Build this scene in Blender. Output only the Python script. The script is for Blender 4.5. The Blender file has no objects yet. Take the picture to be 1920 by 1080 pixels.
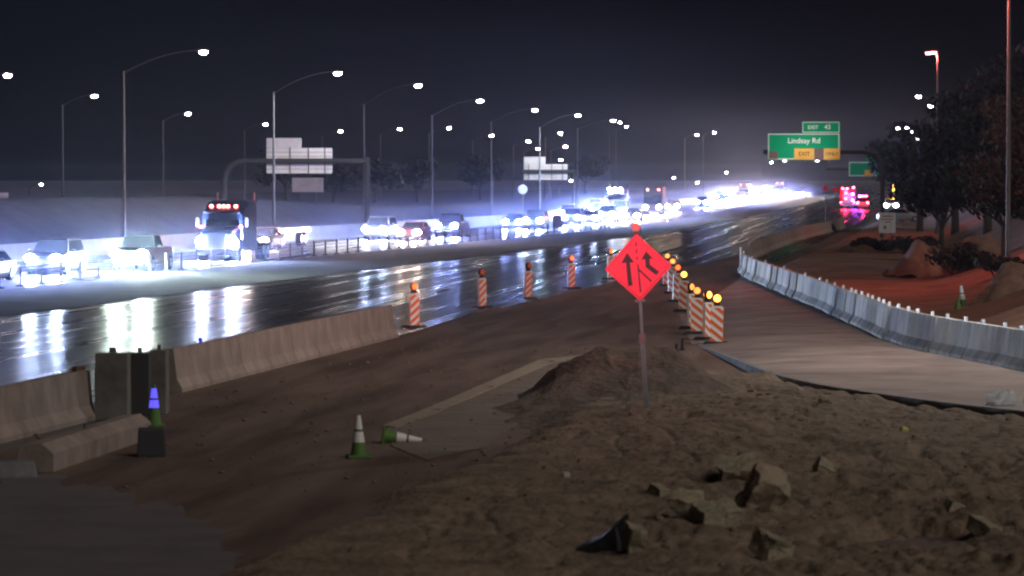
import bpy, bmesh, math, random
import numpy as np
from mathutils import Vector, Matrix, noise as mnoise
R = math.radians
random.seed(7)
SC = bpy.context.scene
COL = SC.collection

# ------------------------------------------------------------------ camera
F = 7000.0                      # focal length in pixels of the 1920 px wide photograph
GLOW_MIST_H = 13.0
H = 4.8                         # camera height over the freeway
VPX, VPY = 1700.0, 332.0        # where the world +Y direction lands in the photograph
pitch = math.atan((540 - VPY) / F)
yaw = math.atan((VPX - 960) / F * math.cos(pitch))
cam_d = bpy.data.cameras.new('camera')
cam = bpy.data.objects.new('camera', cam_d)
COL.objects.link(cam)
cam.location = (0, 0, H)
cam.rotation_euler = (R(90) - pitch, 0, yaw)
cam_d.sensor_width = 36
cam_d.lens = 36 * F / 1920
cam_d.clip_start = 1
cam_d.clip_end = 20000
cam_d.dof.use_dof = True
cam_d.dof.focus_distance = 130
cam_d.dof.aperture_fstop = 2.5
SC.camera = cam
RM = cam.rotation_euler.to_matrix()

# ------------------------------------------------------------------ sky, moonlight, exposure
SUN_EL, SUN_ROT = R(-4.5), R(200)
world = bpy.data.worlds.new('World')
SC.world = world
world.use_nodes = True
wn = world.node_tree
wn.nodes.clear()
wo = wn.nodes.new('ShaderNodeOutputWorld')
wb = wn.nodes.new('ShaderNodeBackground')
ws = wn.nodes.new('ShaderNodeTexSky')
ws.sky_type = 'NISHITA'
ws.sun_disc = False
ws.sun_elevation = SUN_EL
ws.sun_rotation = SUN_ROT
hs = wn.nodes.new('ShaderNodeHueSaturation')
hs.inputs['Saturation'].default_value = 0.42
wn.links.new(ws.outputs[0], hs.inputs['Color'])
wn.links.new(hs.outputs[0], wb.inputs[0])
wn.links.new(wb.outputs[0], wo.inputs[0])
wb.inputs[1].default_value = 0.0052
sun_d = bpy.data.lights.new('sun', 'SUN')
sun_d.energy = 0.80
sun_d.angle = R(45)
sun_d.color = (1.0, 0.90, 0.78)
sun = bpy.data.objects.new('sun', sun_d)
COL.objects.link(sun)
sun.rotation_euler = (R(52), 0, R(58))

vs = SC.view_settings
SC.display_settings.display_device = 'sRGB'
vs.view_transform = 'Standard'
vs.look = 'None'
vs.exposure = 0
vs.gamma = 1
vs.use_curve_mapping = False
cy = SC.cycles
cy.max_bounces = 5
cy.diffuse_bounces = 2
cy.glossy_bounces = 2
cy.transmission_bounces = 2
cy.volume_bounces = 0
cy.volume_step_rate = 2.0
cy.volume_max_steps = 128
cy.caustics_reflective = False
cy.caustics_refractive = False
cy.sample_clamp_indirect = 2.0
cy.sample_clamp_direct = 0
cy.use_denoising = True
cy.filter_width = 2.2

# ------------------------------------------------------------------ photograph -> world helpers
def ray(px, py):
    return (RM @ Vector(((px - 960) / F, -(py - 540) / F, -1.0))).normalized()
def gp(px, py, z=0.0):
    d = ray(px, py)
    t = (z - H) / d.z
    return Vector((d.x * t, d.y * t, z))
def at(px, py, Y):
    d = ray(px, py)
    t = Y / d.y
    return Vector((d.x * t, Y, H + d.z * t))

def catmull(pts, n=12):
    out = []
    P = [Vector(p) for p in pts]
    for i in range(len(P) - 1):
        p0 = P[max(i - 1, 0)]; p1 = P[i]; p2 = P[i + 1]; p3 = P[min(i + 2, len(P) - 1)]
        for k in range(n):
            t = k / n
            out.append(0.5 * ((2 * p1) + (p2 - p0) * t + (2 * p0 - 5 * p1 + 4 * p2 - p3) * t * t + (3 * p1 - p0 - 3 * p2 + p3) * t ** 3))
    out.append(P[-1])
    return out

class Curve:
    """X as a smooth function of Y from (Y, X) pairs"""
    def __init__(self, pts):
        pts = sorted(pts)
        c = catmull([(x, y, 0) for y, x in pts], 10)
        self.y = np.array([p.y for p in c]); self.x = np.array([p.x for p in c])
    def __call__(self, y): return float(np.interp(y, self.y, self.x))
    def heading(self, y): return math.atan2(self(y + 6) - self(y - 6), 12.0)

MED = Curve([(60, -43), (110, -41), (161, -39), (230, -35.6), (308, -30.6), (365, -27.6), (517, -27.0), (960, -29), (2000, -32)])   # cable barrier line
EDGE = Curve([(60, -33.5), (125, -30.4), (169, -28.4), (243, -24.3), (280, -22.4), (350, -20), (560, -17.6), (840, -16.8), (2000, -18)])
OUT = Curve([(60, -58), (130, -55), (205, -50.5), (278, -45.9), (303, -44.2), (343, -41.6), (390, -39.9), (509, -38.4), (1200, -39), (2000, -42)])

# ------------------------------------------------------------------ materials
MATS = {}
def mat(name, col, rough=0.7, metal=0.0, spec=0.5, var=0.0, vscale=3.0, col2=None, bump=0.0, bscale=8.0, coat=0.0, stretch=None):
    m = bpy.data.materials.new(name); m.use_nodes = True
    nt = m.node_tree; b = nt.nodes['Principled BSDF']
    b.inputs['Base Color'].default_value = (*col, 1)
    b.inputs['Roughness'].default_value = rough
    b.inputs['Metallic'].default_value = metal
    b.inputs['Specular IOR Level'].default_value = spec
    b.inputs['Coat Weight'].default_value = coat
    if var or bump:
        tc = nt.nodes.new('ShaderNodeTexCoord')
    if var:
        n = nt.nodes.new('ShaderNodeTexNoise'); n.inputs['Scale'].default_value = vscale; n.inputs['Detail'].default_value = 7; n.inputs['Roughness'].default_value = 0.65
        r = nt.nodes.new('ShaderNodeValToRGB')
        c2 = col2 or tuple(c * (1 - var) for c in col)
        r.color_ramp.elements[0].color = (*c2, 1); r.color_ramp.elements[0].position = 0.32
        r.color_ramp.elements[1].color = (*[min(1, c * (1 + var * .5)) for c in col], 1); r.color_ramp.elements[1].position = 0.68
        if stretch:
            sm = nt.nodes.new('ShaderNodeMapping'); sm.inputs['Scale'].default_value = stretch
            nt.links.new(tc.outputs['Object'], sm.inputs[0]); nt.links.new(sm.outputs[0], n.inputs['Vector'])
        else: nt.links.new(tc.outputs['Object'], n.inputs['Vector'])
        nt.links.new(n.outputs[0], r.inputs[0]); nt.links.new(r.outputs[0], b.inputs['Base Color'])
    if bump:
        n2 = nt.nodes.new('ShaderNodeTexNoise'); n2.inputs['Scale'].default_value = bscale; n2.inputs['Detail'].default_value = 6
        bp = nt.nodes.new('ShaderNodeBump'); bp.inputs['Strength'].default_value = 1.0; bp.inputs['Distance'].default_value = bump
        nt.links.new(tc.outputs['Object'], n2.inputs['Vector']); nt.links.new(n2.outputs[0], bp.inputs['Height']); nt.links.new(bp.outputs[0], b.inputs['Normal'])
    MATS[name] = m
    return m
def emit(name, col, strength):
    m = bpy.data.materials.new(name); m.use_nodes = True
    nt = m.node_tree; b = nt.nodes['Principled BSDF']
    b.inputs['Base Color'].default_value = (*[c * .6 for c in col], 1)
    b.inputs['Emission Color'].default_value = (*col, 1)
    b.inputs['Emission Strength'].default_value = strength
    MATS[name] = m
    return m
def wet_asphalt(name, col, rlo, rhi, bump, scale=(0.5, 0.03, 1), col2=None, spec=.3):
    """wet paving: puddle film along the wheel tracks (roughness bands) and a fine tined surface"""
    m = mat(name, col, 0.4)
    nt = m.node_tree; b = nt.nodes['Principled BSDF']
    tc = nt.nodes.new('ShaderNodeTexCoord')
    mp = nt.nodes.new('ShaderNodeMapping'); mp.inputs['Scale'].default_value = scale
    b.inputs['Specular IOR Level'].default_value = spec
    n = nt.nodes.new('ShaderNodeTexNoise'); n.inputs['Scale'].default_value = 1.0; n.inputs['Detail'].default_value = 5; n.inputs['Roughness'].default_value = 0.6
    r = nt.nodes.new('ShaderNodeMapRange'); r.inputs['From Min'].default_value = 0.34; r.inputs['From Max'].default_value = 0.66
    r.inputs['To Min'].default_value = rlo; r.inputs['To Max'].default_value = rhi
    nt.links.new(tc.outputs['Object'], mp.inputs[0]); nt.links.new(mp.outputs[0], n.inputs['Vector'])
    nt.links.new(n.outputs[0], r.inputs['Value']); nt.links.new(r.outputs[0], b.inputs['Roughness'])
    cr = nt.nodes.new('ShaderNodeValToRGB'); c2 = col2 or tuple(c * .6 for c in col)
    cr.color_ramp.elements[0].color = (*c2, 1); cr.color_ramp.elements[0].position = .35
    cr.color_ramp.elements[1].color = (*col, 1); cr.color_ramp.elements[1].position = .65
    nt.links.new(n.outputs[0], cr.inputs[0]); nt.links.new(cr.outputs[0], b.inputs['Base Color'])
    mp2 = nt.nodes.new('ShaderNodeMapping'); mp2.inputs['Scale'].default_value = (1.6, 0.35, 1)
    n2 = nt.nodes.new('ShaderNodeTexNoise'); n2.inputs['Scale'].default_value = 1.0; n2.inputs['Detail'].default_value = 4
    bp = nt.nodes.new('ShaderNodeBump'); bp.inputs['Strength'].default_value = 1; bp.inputs['Distance'].default_value = bump
    nt.links.new(tc.outputs['Object'], mp2.inputs[0]); nt.links.new(mp2.outputs[0], n2.inputs['Vector'])
    nt.links.new(n2.outputs[0], bp.inputs['Height']); nt.links.new(bp.outputs[0], b.inputs['Normal'])
    return m

M_dirt = mat('dirt', (.235, .175, .130), .95, var=.45, vscale=1.1, bump=.07, bscale=8)
M_darksoil = mat('dark_soil', (.145, .110, .088), .95, var=.5, vscale=1.6, bump=.07, bscale=7)  # darker variant of the dirt colour for the heap
M_reddirt = mat('red_dirt', (.22, .12, .085), .95, var=.45, vscale=.5, bump=.08, bscale=3)
M_desert = mat('desert_ground', (.10, .085, .075), .95, var=.4, vscale=.08)
M_median = mat('median_soil', (.038, .034, .037), .95, var=.5, vscale=.3)
M_wet = wet_asphalt('wet_asphalt', (.06, .06, .066), .21, .38, .0, scale=(1.15, .012, 1), spec=.36)
for l_ in list(M_wet.node_tree.nodes['Principled BSDF'].inputs['Normal'].links): M_wet.node_tree.links.remove(l_)
M_wet_far = wet_asphalt('wet_asphalt_oncoming', (.05, .052, .056), .22, .45, .006)
M_zone = wet_asphalt('muddy_asphalt', (.20, .145, .125), .6, .9, .006, scale=(.9, .10, 1), col2=(.105, .078, .07), spec=.15)
M_zone.node_tree.nodes['Bump'].inputs['Distance'].default_value = .035
M_ramp = mat('ramp_concrete', (.29, .24, .225), .8, var=.35, vscale=.35, col2=(.14, .11, .105))
M_curb = mat('curb_concrete', (.20, .21, .23), .8, var=.4, vscale=2)
M_patch = mat('asphalt_patch', (.15, .135, .155), .85, var=.25, vscale=.6)
M_paint = mat('road_paint', (.72, .72, .70), .5, var=.3, vscale=1.5)
M_conc = mat('barrier_concrete', (.31, .255, .235), .85, var=.32, vscale=1.6, bump=.010, bscale=10, stretch=(1, 1, .7))
M_concg = mat('barrier_concrete_grey', (.56, .60, .63), .7, var=.55, vscale=2.0, bump=.012, bscale=14, stretch=(1, 1, .35))
M_concg2 = mat('barrier_concrete_pale', (.66, .69, .72), .7, var=.55, vscale=1.7, stretch=(1, 1, .4), bump=.012, bscale=14)
M_concg3 = mat('barrier_concrete_dull', (.42, .45, .45), .75, var=.55, vscale=2.4, stretch=(1, 1, .4), bump=.012, bscale=14)
M_dark = mat('dark_concrete', (.17, .165, .16), .9, var=.4, vscale=1.5)
M_steel = mat('galvanised_steel', (.11, .115, .12), .6, .2, var=.2, vscale=2)
M_darksteel = mat('dark_steel', (.13, .125, .12), .6, .3)
M_alu = mat('bare_aluminium', (.72, .71, .69), .5, .25, var=.2, vscale=.8)
M_rubber = mat('black_rubber', (.025, .025, .027), .8)
M_black = mat('black_film', (.008, .008, .010), .6)
M_orange = mat('fluorescent_orange', (.95, .065, .12), .6, spec=.2)
M_stripe = mat('orange_stripe', (.85, .17, .06), .5)
M_white = mat('white_sheeting', (.88, .88, .88), .4)
M_blue = mat('blue_sheeting', (.06, .05, .95), .4)
M_bluewhite = None
M_lime = mat('lime_rubber', (.10, .22, .05), .6)
M_redlit_end = mat('red_lit_concrete', (.42, .15, .07), .7, var=.3, vscale=4)
M_green = mat('sign_green', (.005, .32, .15), .8, spec=.1)
M_yellow = mat('sign_yellow', (.80, .42, .06), .45)
M_cover = mat('cover_patch', (.17, .10, .10), .7)
M_lettering = mat('white_lettering', (.85, .87, .85), .4)
M_bark = mat('bark', (.035, .028, .022), .9, bump=.02, bscale=20)
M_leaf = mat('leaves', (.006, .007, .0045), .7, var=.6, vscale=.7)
M_leaf_redlit = mat('red_lit_leaves', (.07, .036, .024), .8, var=.5, vscale=1.1)  # red lamplight on this foliage painted into the leaf colour
M_glass = mat('car_glass', (.012, .014, .018), .06, spec=.8)
M_tyre = mat('tyre_rubber', (.02, .02, .02), .85)
M_rim = mat('wheel_rim', (.4, .4, .42), .35, .8)
M_chrome = mat('chrome', (.6, .6, .62), .2, .9)
M_plastic = mat('black_plastic', (.03, .03, .032), .6)
PAINTS = {k: mat('paint_' + k, c, .28, .15, coat=.6) for k, c in dict(black=(.015, .016, .02), grey=(.05, .055, .06), silver=(.12, .125, .13), white=(.24, .24, .24), blue=(.02, .035, .09), red=(.14, .012, .012), tan=(.15, .11, .07)).items()}
M_bag = mat('white_plastic', (.75, .74, .72), .5)
_nt = M_bag.node_tree; _tr = _nt.nodes.new('ShaderNodeBsdfTranslucent'); _tr.inputs[0].default_value = (.85, .84, .82, 1)
_mx = _nt.nodes.new('ShaderNodeMixShader'); _mx.inputs[0].default_value = .5
_nt.links.new(_nt.nodes['Principled BSDF'].outputs[0], _mx.inputs[1]); _nt.links.new(_tr.outputs[0], _mx.inputs[2]); _nt.links.new(_mx.outputs[0], _nt.nodes['Material Output'].inputs['Surface'])
M_rock = mat('broken_concrete', (.33, .29, .215), .9, var=.35, vscale=3, bump=.02, bscale=12)

HL = 5000.0
E_cool = emit('headlight_cool', (.48, .62, 1.0), HL)
E_blue = emit('headlight_blue', (.30, .40, 1.0), HL)
E_warm = emit('headlight_warm', (1.0, .74, .62), HL * .7)
E_green = emit('headlight_greenish', (.80, 1.0, .90), HL * 1.8)
E_amber = emit('amber_lamp', (1.0, .36, .04), 9)
E_amberdim = emit('amber_lamp_dim', (1.0, .30, .06), 2.2)
E_redamber = emit('red_amber_lamp', (1.0, .12, .03), 3.0)
E_clear = emit('clearance_red', (1.0, .10, .08), 60)
E_street = emit('street_lamp_lens', (1.0, .90, .95), 200)
E_streetfar = emit('far_lamp_lens', (.92, .95, 1.0), 60)
E_ramp = emit('ramp_lamp_lens', (1.0, .16, .13), 60)
E_polred = emit('beacon_red', (1.0, .03, .10), 160)
E_polblue = emit('beacon_blue', (.18, .05, 1.0), 300)
E_beacon = emit('amber_beacon', (1.0, .33, .04), 500)
E_tail = emit('tail_light', (1.0, .10, .08), 40)
E_bluecol = emit('blue_collar_reflection', (.10, .08, 1.0), 1.5)  # collars are no lamps; their reflected blue light is given as emission
E_work = emit('white_work_light', (.75, .86, 1.0), 900)

# ------------------------------------------------------------------ mesh collector
class MB:
    def __init__(s): s.v = []; s.f = []; s.m = []
    def add(s, vs, fs, mi=0):
        o = len(s.v); s.v += [tuple(v) for v in vs]
        for f in fs: s.f.append(tuple(i + o for i in f)); s.m.append(mi)
    def box(s, c, d, M=None, mi=0, taper=(1, 1)):
        x, y, z = d[0] / 2, d[1] / 2, d[2] / 2
        tx, ty = taper
        vs = [(-x, -y, -z), (x, -y, -z), (x, y, -z), (-x, y, -z), (-x * tx, -y * ty, z), (x * tx, -y * ty, z), (x * tx, y * ty, z), (-x * tx, y * ty, z)]
        vs = [Vector(v) for v in vs]
        if M is not None: vs = [M @ v for v in vs]
        vs = [v + Vector(c) for v in vs]
        s.add(vs, [(0, 3, 2, 1), (4, 5, 6, 7), (0, 1, 5, 4), (1, 2, 6, 5), (2, 3, 7, 6), (3, 0, 4, 7)], mi)
    def tube(s, p0, p1, r0, r1=None, n=10, mi=0, cap=True):
        r1 = r0 if r1 is None else r1
        p0 = Vector(p0); p1 = Vector(p1); d = (p1 - p0).normalized()
        a = d.orthogonal().normalized(); b = d.cross(a)
        vs = []
        for p, r in ((p0, r0), (p1, r1)):
            for k in range(n):
                t = 2 * math.pi * k / n
                vs.append(p + a * (r * math.cos(t)) + b * (r * math.sin(t)))
        fs = [(k, (k + 1) % n, n + (k + 1) % n, n + k) for k in range(n)]
        if cap: fs += [tuple(range(n))[::-1], tuple(range(n, 2 * n))]
        s.add(vs, fs, mi)
    def path(s, pts, r, n=8, mi=0):
        for a, b in zip(pts[:-1], pts[1:]): s.tube(a, b, r, r, n, mi)
    def loft(s, rings, mi=0, cap=True):
        n = len(rings[0]); vs = [v for r in rings for v in r]; fs = []
        for i in range(len(rings) - 1):
            for k in range(n):
                fs.append((i * n + k, i * n + (k + 1) % n, (i + 1) * n + (k + 1) % n, (i + 1) * n + k))
        if cap: fs += [tuple(range(n))[::-1], tuple(range((len(rings) - 1) * n, len(rings) * n))]
        s.add(vs, fs, mi)
    def lathe(s, c, prof, n=16, mi=0):
        c = Vector(c)
        s.loft([[c + Vector((r * math.cos(2 * math.pi * k / n), r * math.sin(2 * math.pi * k / n), z)) for k in range(n)] for r, z in prof], mi)
    def ell(s, c, rad, n=12, m=7, mi=0):
        c = Vector(c); rings = []
        for i in range(m + 1):
            t = -math.pi / 2 + math.pi * i / m
            rr = max(math.cos(t), .02)
            rings.append([c + Vector((rad[0] * rr * math.cos(2 * math.pi * k / n), rad[1] * rr * math.sin(2 * math.pi * k / n), rad[2] * math.sin(t))) for k in range(n)])
        s.loft(rings, mi)
    def poly(s, pts, mi=0): s.add(pts, [tuple(range(len(pts)))], mi)
    def slab(s, pts2, y0, y1, mi=0):
        """polygon in XZ extruded along Y from y0 to y1"""
        s.loft([[Vector((x, y0, z)) for x, z in pts2], [Vector((x, y1, z)) for x, z in pts2]], mi)
    def build(s, name, mats, parent=None, smooth=False, bevel=0.0):
        me = bpy.data.meshes.new(name)
        me.from_pydata(s.v, [], s.f)
        for m in (mats if isinstance(mats, (list, tuple)) else [mats]): me.materials.append(m)
        me.polygons.foreach_set('material_index', s.m)
        bm = bmesh.new(); bm.from_mesh(me)
        bmesh.ops.recalc_face_normals(bm, faces=bm.faces)
        if bevel:
            bmesh.ops.remove_doubles(bm, verts=bm.verts, dist=1e-5)
            es = [e for e in bm.edges if len(e.link_faces) == 2 and e.calc_face_angle(0) > .5]
            bmesh.ops.bevel(bm, geom=es, offset=bevel, segments=2, affect='EDGES', profile=.6, clamp_overlap=True)
        bm.to_mesh(me); bm.free()
        if smooth: me.polygons.foreach_set('use_smooth', [True] * len(me.polygons))
        me.update()
        o = bpy.data.objects.new(name, me); COL.objects.link(o)
        if parent is not None: o.parent = parent
        return o

def tag(o, label=None, cat=None, group=None, kind=None):
    if label: o['label'] = label
    if cat: o['category'] = cat
    if group: o['group'] = group
    if kind: o['kind'] = kind
    return o
def thing(name, label, cat, loc=(0, 0, 0), rz=0.0, group=None, tilt=(0, 0)):
    o = bpy.data.objects.new(name, None); COL.objects.link(o)
    o.empty_display_size = .3
    o.location = loc; o.rotation_euler = (tilt[0], tilt[1], rz)
    return tag(o, label, cat, group)
KIDS = {}
def kids(o): return [c for c in COL.objects if c.parent == o]
def dup(root, loc, rz=0.0, label=None, group=None, swap=None, tilt=(0, 0), scale=None):
    """copy a thing with its parts and sub-parts; swap = {part name stem: material} for parts that look different"""
    def cp(o, parent):
        c = o.copy(); COL.objects.link(c); c.parent = parent
        st = o.name.split('.')[0]
        if swap and st in swap and c.type == 'MESH':
            c.material_slots[0].link = 'OBJECT'; c.material_slots[0].material = swap[st]
        if root.name not in KIDS or o is not root:
            pass
        for k in TREE.get(o.name, []): cp(k, c)
        return c
    TREE = KIDS.setdefault(root.name, {})
    if not TREE:
        allk = [root]
        while allk:
            x = allk.pop(); ch = kids(x); TREE[x.name] = ch; allk += ch
    r = cp(root, None)
    r.location = loc; r.rotation_euler = (tilt[0], tilt[1], rz)
    if scale: r.scale = scale
    if label: r['label'] = label
    if group: r['group'] = group
    return r
def struct(name, mb, m, **k): return tag(mb.build(name, m, **k), kind='structure')

# ------------------------------------------------------------------ the setting: ground and roads
g = MB(); g.poly([(-1500, -60, -.03), (1500, -60, -.03), (1500, 5000, -.03), (-1500, 5000, -.03)])
struct('ground', g, M_desert)
def strip(name, fa, fb, ya, yb, z, m, step=12, fz=None):
    b = MB(); y = ya; rows = []
    while y < yb + 1e-3:
        rows.append((y, fa(y), fb(y))); y += step * max(1, y / 200)
    for (y0, a0, b0), (y1, a1, b1) in zip(rows[:-1], rows[1:]):
        b.poly([(a0, y0, z), (b0, y0, z), (b1, y1, z), (a1, y1, z)])
    return struct(name, b, m)
strip('oncoming_carriageway', lambda y: OUT(y) - .4, lambda y: MED(y) + .9, 40, 1950, .0, M_wet_far)
strip('median', lambda y: MED(y) + .9, lambda y: EDGE(y) - .5, 40, 1950, .012, M_median)
RIGHT = Curve([(40, -9), (112, -8.5), (150, -6.5), (190, -7.6), (300, -6.2), (440, -4.5), (600, -4), (2000, -4)])
strip('carriageway', lambda y: EDGE(y) - .5, lambda y: RIGHT(y), 40, 1950, .0, M_wet)
# left edge line and lane lines of the near carriageway
b = MB()
def line(fx, w, ya, yb, dash=None):
    y = ya
    while y < yb:
        L = dash[0] if dash else 8
        y1 = min(y + L, yb)
        b.poly([(fx(y) - w, y, .006), (fx(y) + w, y, .006), (fx(y1) + w, y1, .006), (fx(y1) - w, y1, .006)])
        y = y1 + (dash[1] if dash else 0)
line(lambda y: EDGE(y) + .25, .10, 60, 900)
for k in (1, 2):
    line(lambda y: EDGE(y) + .6 + 3.6 * k, .06, 70, 800, (3.6, 8.4))
for k in (1, 2):
    line(lambda y: OUT(y) + .6 + 3.4 * k, .07, 120, 900, (3.6, 8.4))
struct('road_markings', b, M_paint)

# muddy work zone paving to the right of the channelizers and behind the barrier
zone_px = [(-60, 905), (0, 850), (200, 790), (330, 735), (500, 690), (728, 634), (775, 622), (905, 583), (988, 566), (1070, 547), (1145, 530), (1300, 498), (1398, 476), (1470, 500)]
zl = [gp(x, y, .004) for x, y in zone_px]
zr = [gp(1560, 560, .004), gp(1750, 640, .004), gp(1990, 720, .004), Vector((8, 80, .004)), Vector((8, 35, .004)), Vector((-20, 35, .004))]
b = MB(); b.poly(zl + zr); struct('work_zone_pavement', b, M_zone)

# ramp slab with its open edge (the dark curb line)
RZ = .25
curb_px = [(1318, 645), (1340, 655), (1400, 678), (1460, 700), (1530, 717), (1600, 729), (1700, 743), (1800, 756), (1920, 769), (2080, 786)]
far_px = [(1290, 588), (1330, 560), (1380, 528), (1393, 516), (1420, 527), (1480, 552), (1540, 577), (1590, 599), (1640, 622), (1700, 648), (1780, 668), (1850, 682), (1920, 696), (2080, 728)]
ZLO = [.02, .06, .16, .22, .25, .25, .25, .25, .25, .25]; ZHI = [.02, .03, .05, .08, .12, .18, .22, .25, .25, .25, .25, .25, .25, .25]
lo = catmull([gp(x, y, z) for (x, y), z in zip(curb_px, ZLO)], 6); hi = catmull([gp(x, y, z) for (x, y), z in zip(far_px, ZHI)], 6)
b = MB()
poly = lo + hi[::-1]
nn = 80
def resamp(P):
    d = [0]
    for p, q in zip(P[:-1], P[1:]): d.append(d[-1] + (q - p).length)
    return [Vector([float(np.interp(d[-1] * k / nn, d, [p[j] for p in P])) for j in range(3)]) for k in range(nn + 1)]
la, hb = resamp(lo), resamp(hi)
for k in range(nn): b.poly([la[k], la[k + 1], hb[k + 1], hb[k]])
b2 = MB()
for a, c in zip(lo[:-1], lo[1:]):
    d = (c - a).normalized(); nrm = Vector((d.y, -d.x, 0)) * .16
    b2.loft([[a, a + nrm, a + nrm * 1.1 + Vector((0, 0, -RZ - .03)), a + Vector((0, 0, -RZ - .03))], [c, c + nrm, c + nrm * 1.1 + Vector((0, 0, -RZ - .03)), c + Vector((0, 0, -RZ - .03))]])
# skirt where the ramp slopes down to the freeway
for a, c in zip(hi[:-1], hi[1:]):
    b.poly([a, c, Vector((c.x, c.y + 1.2, -.01)), Vector((a.x, a.y + 1.2, -.01))])
a = lo[0]; c = hi[0]
b.poly([a, c, Vector((c.x - .6, c.y, -.01)), Vector((a.x - .6, a.y, -.01))])
struct('ramp_road', b, M_ramp)
struct('kerb', b2, M_curb)

# bottom-left asphalt patch
b = MB(); ed = catmull([gp(-40, 880, .012), gp(70, 888, .012), gp(250, 930, .012), gp(400, 1000, .012), gp(440, 1110, .012)], 14)
ed = [Vector((p.x + .30 * mnoise.fractal(Vector((p.y * 1.3, p.x, 3)), 1, 2, 4), p.y + 1.6 * mnoise.fractal(Vector((p.x * 2.2, p.y * .6, 8)), 1, 2, 4), p.z)) for p in ed]
b.poly(ed + [gp(-60, 1110, .012)])
struct('asphalt_path', b, M_patch)

# pale strip at the foot of the bank
b = MB()
for (x0, y0), (x1, y1) in zip([(718, 797), (800, 765), (900, 722), (1012, 674)], [(800, 765), (900, 722), (1012, 674), (1100, 664)]):
    A, B_ = gp(x0, y0, .03), gp(x1, y1, .03)
    A2, B2 = gp(x0 + 24, y0 + 4, .03), gp(x1 + 30, y1 + 3, .03)
    b.loft([[A, A2, A2 - Vector((0, 0, .05)), A - Vector((0, 0, .05))], [B_, B2, B2 - Vector((0, 0, .05)), B_ - Vector((0, 0, .05))]])
struct('concrete_path_edge', b, mat('pale_edge', (.30, .25, .20), .85, var=.3, vscale=2))

b = MB(); b.poly([gp(x, y, .016) for x, y in ((724, 800), (800, 767), (900, 724), (1012, 676), (1120, 668), (1170, 700), (1010, 770), (905, 840), (800, 862), (735, 836))])
struct('dirt_path', b, mat('pale_dirt', (.19, .155, .135), .9, var=.3, vscale=1.2, bump=.02, bscale=9))

def fbm(x, y, s, o=4, seed=0.0):
    return mnoise.fractal(Vector((x * s + seed, y * s - seed, seed * .7)), 1.0, 2.1, o)
def sst(t): t = max(0, min(1, t)); return t * t * (3 - 2 * t)
# the dirt bank in the foreground
edge_pts = [(40, -8.9), (47.5, -8.5), (58, -8.0), (66.8, -7.6), (76, -7.6), (82, -7.5), (90, -6.9)]
EDG = Curve(edge_pts)
curbY = sorted([(p.x, p.y) for p in lo])
cx_ = np.array([p[0] for p in curbY]); cy_ = np.array([p[1] for p in curbY])
def bank(x, y):
    e = EDG(y) + .5 * fbm(x, y, .35, 3, 3.1)
    t = sst((x - e) / 1.5)
    back = sst((91 - y + .8 * fbm(x, y, .3, 2, 9)) / 6)
    yc = float(np.interp(x, cx_, cy_)) if x > cx_[0] else 1e9
    near = sst((yc - .25 - y) / 3.0)
    plate = .26 * t * min(1, back)
    hump = .78 * math.exp(-(((x + 6.0) / 1.7) ** 2 + ((y - 82.5) / 4.0) ** 2)) * sst((x - e + .4) / 1.2)
    ridge = .22 * math.exp(-(((x + 3.4 - (y - 70) * .02) / 2.4) ** 2 + ((y - 66) / 9.0) ** 2))
    u = x * .94 - y * .10
    rough = (.13 * fbm(x, y, .75, 4, 1.7) + .05 * fbm(x * 1.0, y * .7, 2.4, 3, 5.0)) * (.35 + .65 * sst((x + 7.5) / 5))
    rd = 1 - abs(fbm(x * 1.25 + y * .16, y * .22, .95, 3, 7.7)) * 2.6
    furrow = -.07 * max(0, rd) ** 5 * sst((fbm(x, y, .28, 2, 21.0) + .18) * 3) * sst((x + 7.3) / 2)
    furrow += .020 * fbm(x, y * .6, 6.5, 2, 31.0) * sst((x + 7) / 4)
    clod = .16 * max(0, fbm(x, y * .8, 1.9, 2, 12.3) - .12) * sst((x + 3.5) / 3) * sst((66 - y) / 8)
    hole = -.30 * math.exp(-(((x - .3) / 1.6) ** 2 + ((y - 48.5) / 2.2) ** 2))
    z = plate + hump * .25 + ridge + (rough + furrow + clod + hole) * t * back
    z = z * (.12 + .88 * near) + (0.01 if t > .3 else 0)
    if t <= 0.01 or back <= 0.01: z = -.08
    z = z * t * min(1, back * 2) - .06 * (1 - t) - .05 * (1 - min(1, back * 2))
    if y > yc - .1: z = -.12
    return z
def grid(name, fx, x0, x1, nx, y0, y1, ny, m):
    me = bpy.data.meshes.new(name)
    xs = np.linspace(x0, x1, nx); ys = np.geomspace(y0, y1, ny)
    vs = [(x, y, fx(x, y)) for y in ys for x in xs]
    fs = [(j * nx + i, j * nx + i + 1, (j + 1) * nx + i + 1, (j + 1) * nx + i) for j in range(ny - 1) for i in range(nx - 1)]
    me.from_pydata(vs, [], fs); me.materials.append(m)
    me.polygons.foreach_set('use_smooth', [True] * len(me.polygons)); me.update()
    o = bpy.data.objects.new(name, me); COL.objects.link(o)
    return tag(o, kind='structure')
grid('dirt_bank_terrain', bank, -10.2, 4.2, 330, 40, 93, 560, M_dirt)

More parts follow.
